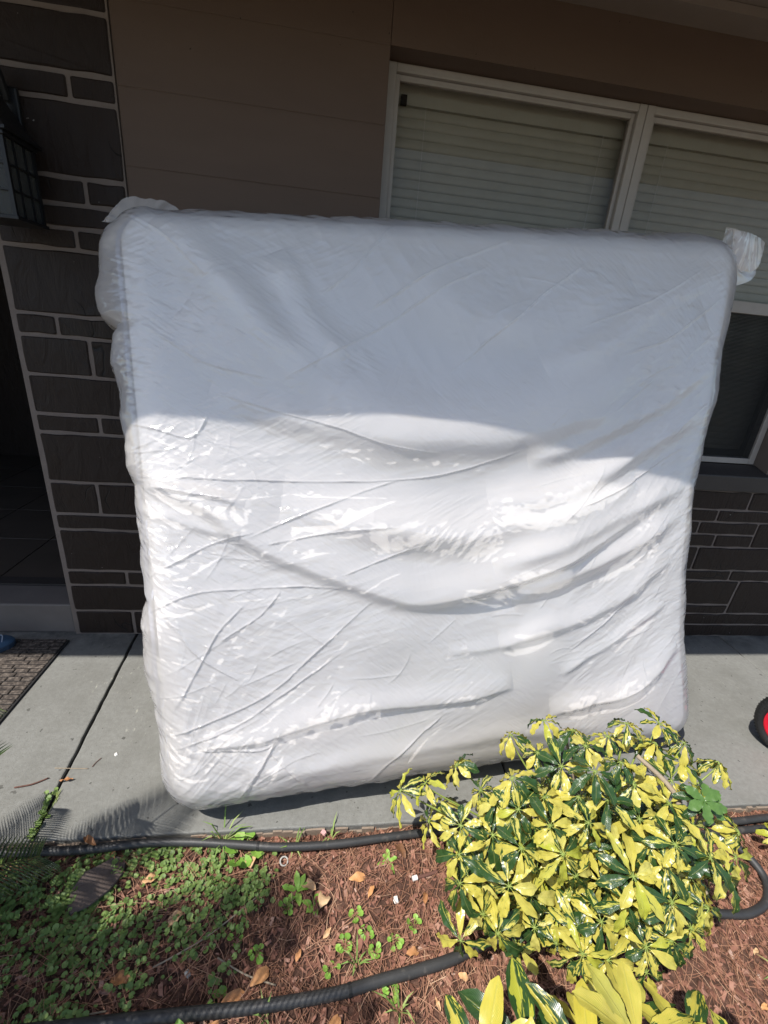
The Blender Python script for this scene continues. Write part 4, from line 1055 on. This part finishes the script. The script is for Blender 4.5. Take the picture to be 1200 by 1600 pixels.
for i, (x, y, n, s, lb) in enumerate([(-.29, 1.00, 10, .12, 'spidery grass tuft growing over the hose at the walk edge'), (-.06, .955, 9, .085, 'grass tuft rooted beside a white ring at the hose'), (.06, .985, 7, .07, 'thin grass clump at the walk edge under the mattress'),
                                (.235, .565, 9, .075, 'grass tuft on the bark below the thick hose'), (.13, .66, 8, .06, 'grass tuft on the bark above the thick hose'), (1.30, .55, 6, .10, 'broad grass blades in the bark at the right of the shrubs'), (-.10, .58, 6, .05, 'grass wisps in front of the thick hose')]):
    weed('grass_tuft', x, y, n, s, lb, 'blade')
# weeds in the slab joint
jw = empty('joint_weed', (-.86, 1.06, 0), 'small green weed growing in the walk joint', 'weed')
for k in range(46):
    q = rg.random()**1.4; x = -.866-.0130*q*2+rg.gauss(0, .006); y = 1.012+.17*q; m_ = MB(); disc(m_, x+.86, y-1.06, rg.uniform(.002, .018), rg.uniform(.005, .009), rg.gauss(0, .4), rg.uniform(0, 6.28), rg.uniform(.3, .95)); m_.build('leaf', M['cover'], jw)
jm = MB()
for k in range(20): jm.tube([(rg.gauss(-.006, .004), rg.uniform(-.05, .12), -.02), (rg.gauss(-.006, .006), rg.uniform(-.05, .12), .006)], .0008, 3, False)
jm.build('stalk', M['greenstem'], jw)
# broad leaves poking in at the front of the bed
fb = empty('seedling_tree', (-.27, .49, bed_z(-.27, .49)-.0), 'young broad-leaved plant with bronze and green leaves in front of the thick hose', 'plant')
for i, (q, e, L, mt) in enumerate([(1.9, .7, .10, 'weed'), (.9, .35, .11, 'deadleaf'), (.25, .35, .10, 'deadleaf'), (-.1, .5, .11, 'weed'), (2.6, .5, .10, 'deadleaf'), (4.2, .4, .11, 'weed')]):
    L *= .75; lm = leaflet_mesh(L, L*.45, .5, .25, [.55, .42, .3, .7, .36, .6][i], 0, 4, 7); o = link('leaf', lm.mesh('leaf', M[mt], True), fb); o.rotation_euler = (0, -e, q); o.location = (.02*math.cos(q), .02*math.sin(q), .035)
MB().tube([(0, 0, -.01), (0, 0, .05)], .004, 6).build('stem', M['stem'], fb)
# dry leaves
def dry(x, y, L, w, az, seed, label, curl=.8, z=None, name='dry_leaf', group=None):
    lm = leaflet_mesh(L, w, curl, .35, seed, rg.uniform(-.5, .5), 4, 7); o = tag(link(name, lm.mesh(name, M['deadleaf'], True), None), label, 'leaf', group)
    o.location = (x, y, (bed_z(x, y) if z is None else z)+.010+curl*L*.12); o.rotation_euler = (rg.gauss(0, .2), -.15, az)
dry(.30, .905, .062, .030, 2.0, .50, 'orange brown dry leaf lying next to the shrub and hose')
dry(-.145, .635, .058, .030, .6, .47, 'rust orange dry leaf in the bark above the thick hose')
dry(.265, .668, .040, .020, .2, .40, 'reddish dry leaf flat on the bark by seedlings')
dry(-.445, .668, .052, .036, 3.0, .20, 'oval brown dry leaf on the green creeping cover', .3)
dry(.115, .855, .055, .026, .1, .62, 'tan curled dry leaf on bark below the walk hose')
dry(.015, .835, .055, .034, 2.5, .80, 'pale grey curled dry leaf in the bark', 1.3)
dry(.03, .785, .05, .038, 1.2, .86, 'whitish crumpled dry leaf near the leafy weed', 1.4)
dry(-.19, .905, .050, .036, 1.7, .78, 'light tan crumpled leaf beside the round-leaved weed', 1.3)
dry(-.66, .975, .060, .020, 2.6, .15, 'narrow dark red dry leaf on the left hose', .6, .004)
dry(-.60, .950, .060, .022, 2.3, .18, 'folded brown leaf below the left hose', .9)
dry(-.50, .885, .045, .030, .4, .75, 'beige dry leaf on the green cover by the palm sheath', .6)
dry(-.39, .772, .048, .034, 1.0, .82, 'pale peach dry leaf in the middle of the green cover', .5)
dry(-.22, .60, .07, .03, .4, .33, 'brown dry leaf by the front broad-leaved plant', .5)
dry(.06, .52, .05, .03, 1.2, .45, 'brown dry leaf in front of the thick hose', .5)
dry(-.885, 1.205, .042, .013, .2, .28, 'small red brown dry leaf on the grey walk', .4, -.003)
for i, (x, y) in enumerate([(-.02, .70), (.17, .80), (.34, .78), (.40, .62), (.33, .58), (.06, .74), (1.28, .60), (1.36, .52), (1.22, .50), (1.45, .62)]):
    dry(x, y, rg.uniform(.022, .04), rg.uniform(.010, .018), rg.uniform(0, 6.28), rg.uniform(.3, .9), 'little flake of dry leaf scattered on the bark mulch', .4, None, 'leaf_flake', 'dry leaf flakes on the mulch')
# dry palm sheath
ps = MB(); k = 12; vs = []
ol = [(-.075, -.035), (-.03, -.05), (.02, -.045), (.065, -.02), (.085, .02), (.06, .045), (.02, .042), (-.02, .05), (-.055, .03), (-.08, .0)]
top = [(x*.98, y*.98, .010+.014*math.cos(x*18)+.004*rg.random()) for x, y in ol]; botm = [(x, y, zz-.006) for (x, y), (_, _, zz) in zip(ol, top)]
n = len(ol); vs = top+botm+[(0, 0, .027), (0, 0, .019)]
fs = [(i, (i+1) % n, 2*n) for i in range(n)]+[((i+1) % n+n, i+n, 2*n+1) for i in range(n)]+[(i, i+n, (i+1) % n+n, (i+1) % n) for i in range(n)]
o = tag(ps.add(vs, fs).build('palm_sheath', M['dryplate']), 'flat grey brown piece of dry palm sheath on the green cover', 'palm sheath'); o.location = (-.625, .893, bed_z(-.625, .893)+.006); o.rotation_euler = (0, 0, R(38))
# sticks, scraps
def stick(pts, r, label, mat='stick', name='twig'):
    return tag(MB().tube(spline(pts, 4), r, 6).build(name, M[mat], None, True), label, 'twig')
def onbed(l, lift): return [(x, y, bed_z(x, y)+lift) for x, y in l]
sp_o = stick(onbed([(.325, .851), (.36, .857), (.40, .866)], .008), .0055, 'short brown stake with a white end lying by the shrub', 'stick', 'plant_stake')
MB().tube([(.314, .849, bed_z(.325, .851)+.008), (.329, .852, bed_z(.325, .851)+.008)], .0072, 10).build('white_tip', M['white'], sp_o)
stick(onbed([(-.43, .77), (-.405, .80), (-.40, .86)], .008), .005, 'dark brown twig standing out in the green cover')
stick(onbed([(-.34, .76), (-.28, .80), (-.255, .835)], .008), .004, 'thin twig across the green cover near the bare soil')
stick(onbed([(-.40, .69), (-.28, .745), (-.16, .83)], .012), .0022, 'long thin straw laid across the green cover', 'stem')
stick(onbed([(-.72, .585), (-.62, .60), (-.48, .615)], .010), .0022, 'long thin straw by the left of the thick hose', 'stem')
stick(onbed([(-.24, .70), (-.16, .66), (-.08, .635)], .010), .0022, 'reddish straw beside the seedlings on the bark', 'stem')
stick([(-1.02, 1.19, .004), (-.97, 1.20, .004), (-.93, 1.223, .003)], .0025, 'thin brown twig lying on the grey walk')
stick([(-.93, 1.262, .002), (-.88, 1.258, .003), (-.815, 1.255, .002)], .0014, 'pale straw lying across the walk joint', 'stem')
stick([(-.805, 1.262, .002), (-.80, 1.28, .003), (-.79, 1.298, .002)], .0013, 'tiny dark twig on the walk beside the joint')
def scrap(x, y, s, label, mat, z=None, name='scrap'):
    m_ = MB(); P = [(-.5, -.3), (.45, -.4), (.5, .2), (0, .42), (-.45, .3)]; n = 5
    vs = [(a*s, b*s, 0) for a, b in P]+[(a*s*.8, b*s*.8, s*.22+rg.uniform(0, s*.08)) for a, b in P]
    o = tag(m_.add(vs, [tuple(range(n-1, -1, -1)), tuple(range(n, 2*n))]+[(i, (i+1) % n, (i+1) % n+n, i+n) for i in range(n)]).build(name, M[mat]), label, 'litter')
    o.location = (x, y, (bed_z(x, y)+.004) if z is None else z); o.rotation_euler = (0, 0, rg.uniform(0, 6))
scrap(.255, .800, .020, 'white scrap lying open on the bark mulch', 'white')
scrap(.035, .995, .020, 'pink scrap behind the walk hose under the mattress', 'pink', -.010)
scrap(-.075, .822, .009, 'tiny white speck of paper by the leafy weed', 'white')
scrap(-.155, .868, .010, 'tiny white pebble on bare soil by the green cover', 'white')
scrap(-.31, .675, .018, 'pale pebble at the edge of the green cover', 'pebble', None, 'pebble')
scrap(-.745, 1.312, .014, 'white seed husk on the grey walk beside the mattress', 'white', .0005)
rgx = MB(); seg = 24
for i in range(seg):
    pass
ring = [(.012*math.cos(q*6.2832/16), .012*math.sin(q*6.2832/16), 0) for q in range(17)]
o = tag(MB().tube(ring, .0025, 6, False).build('plastic_ring', M['pebble'], None, True), 'small white plastic ring in the bark beside the hose', 'ring'); o.location = (-.088, .925, bed_z(-.088, .925)+.008); o.rotation_euler = (.3, .2, 0)
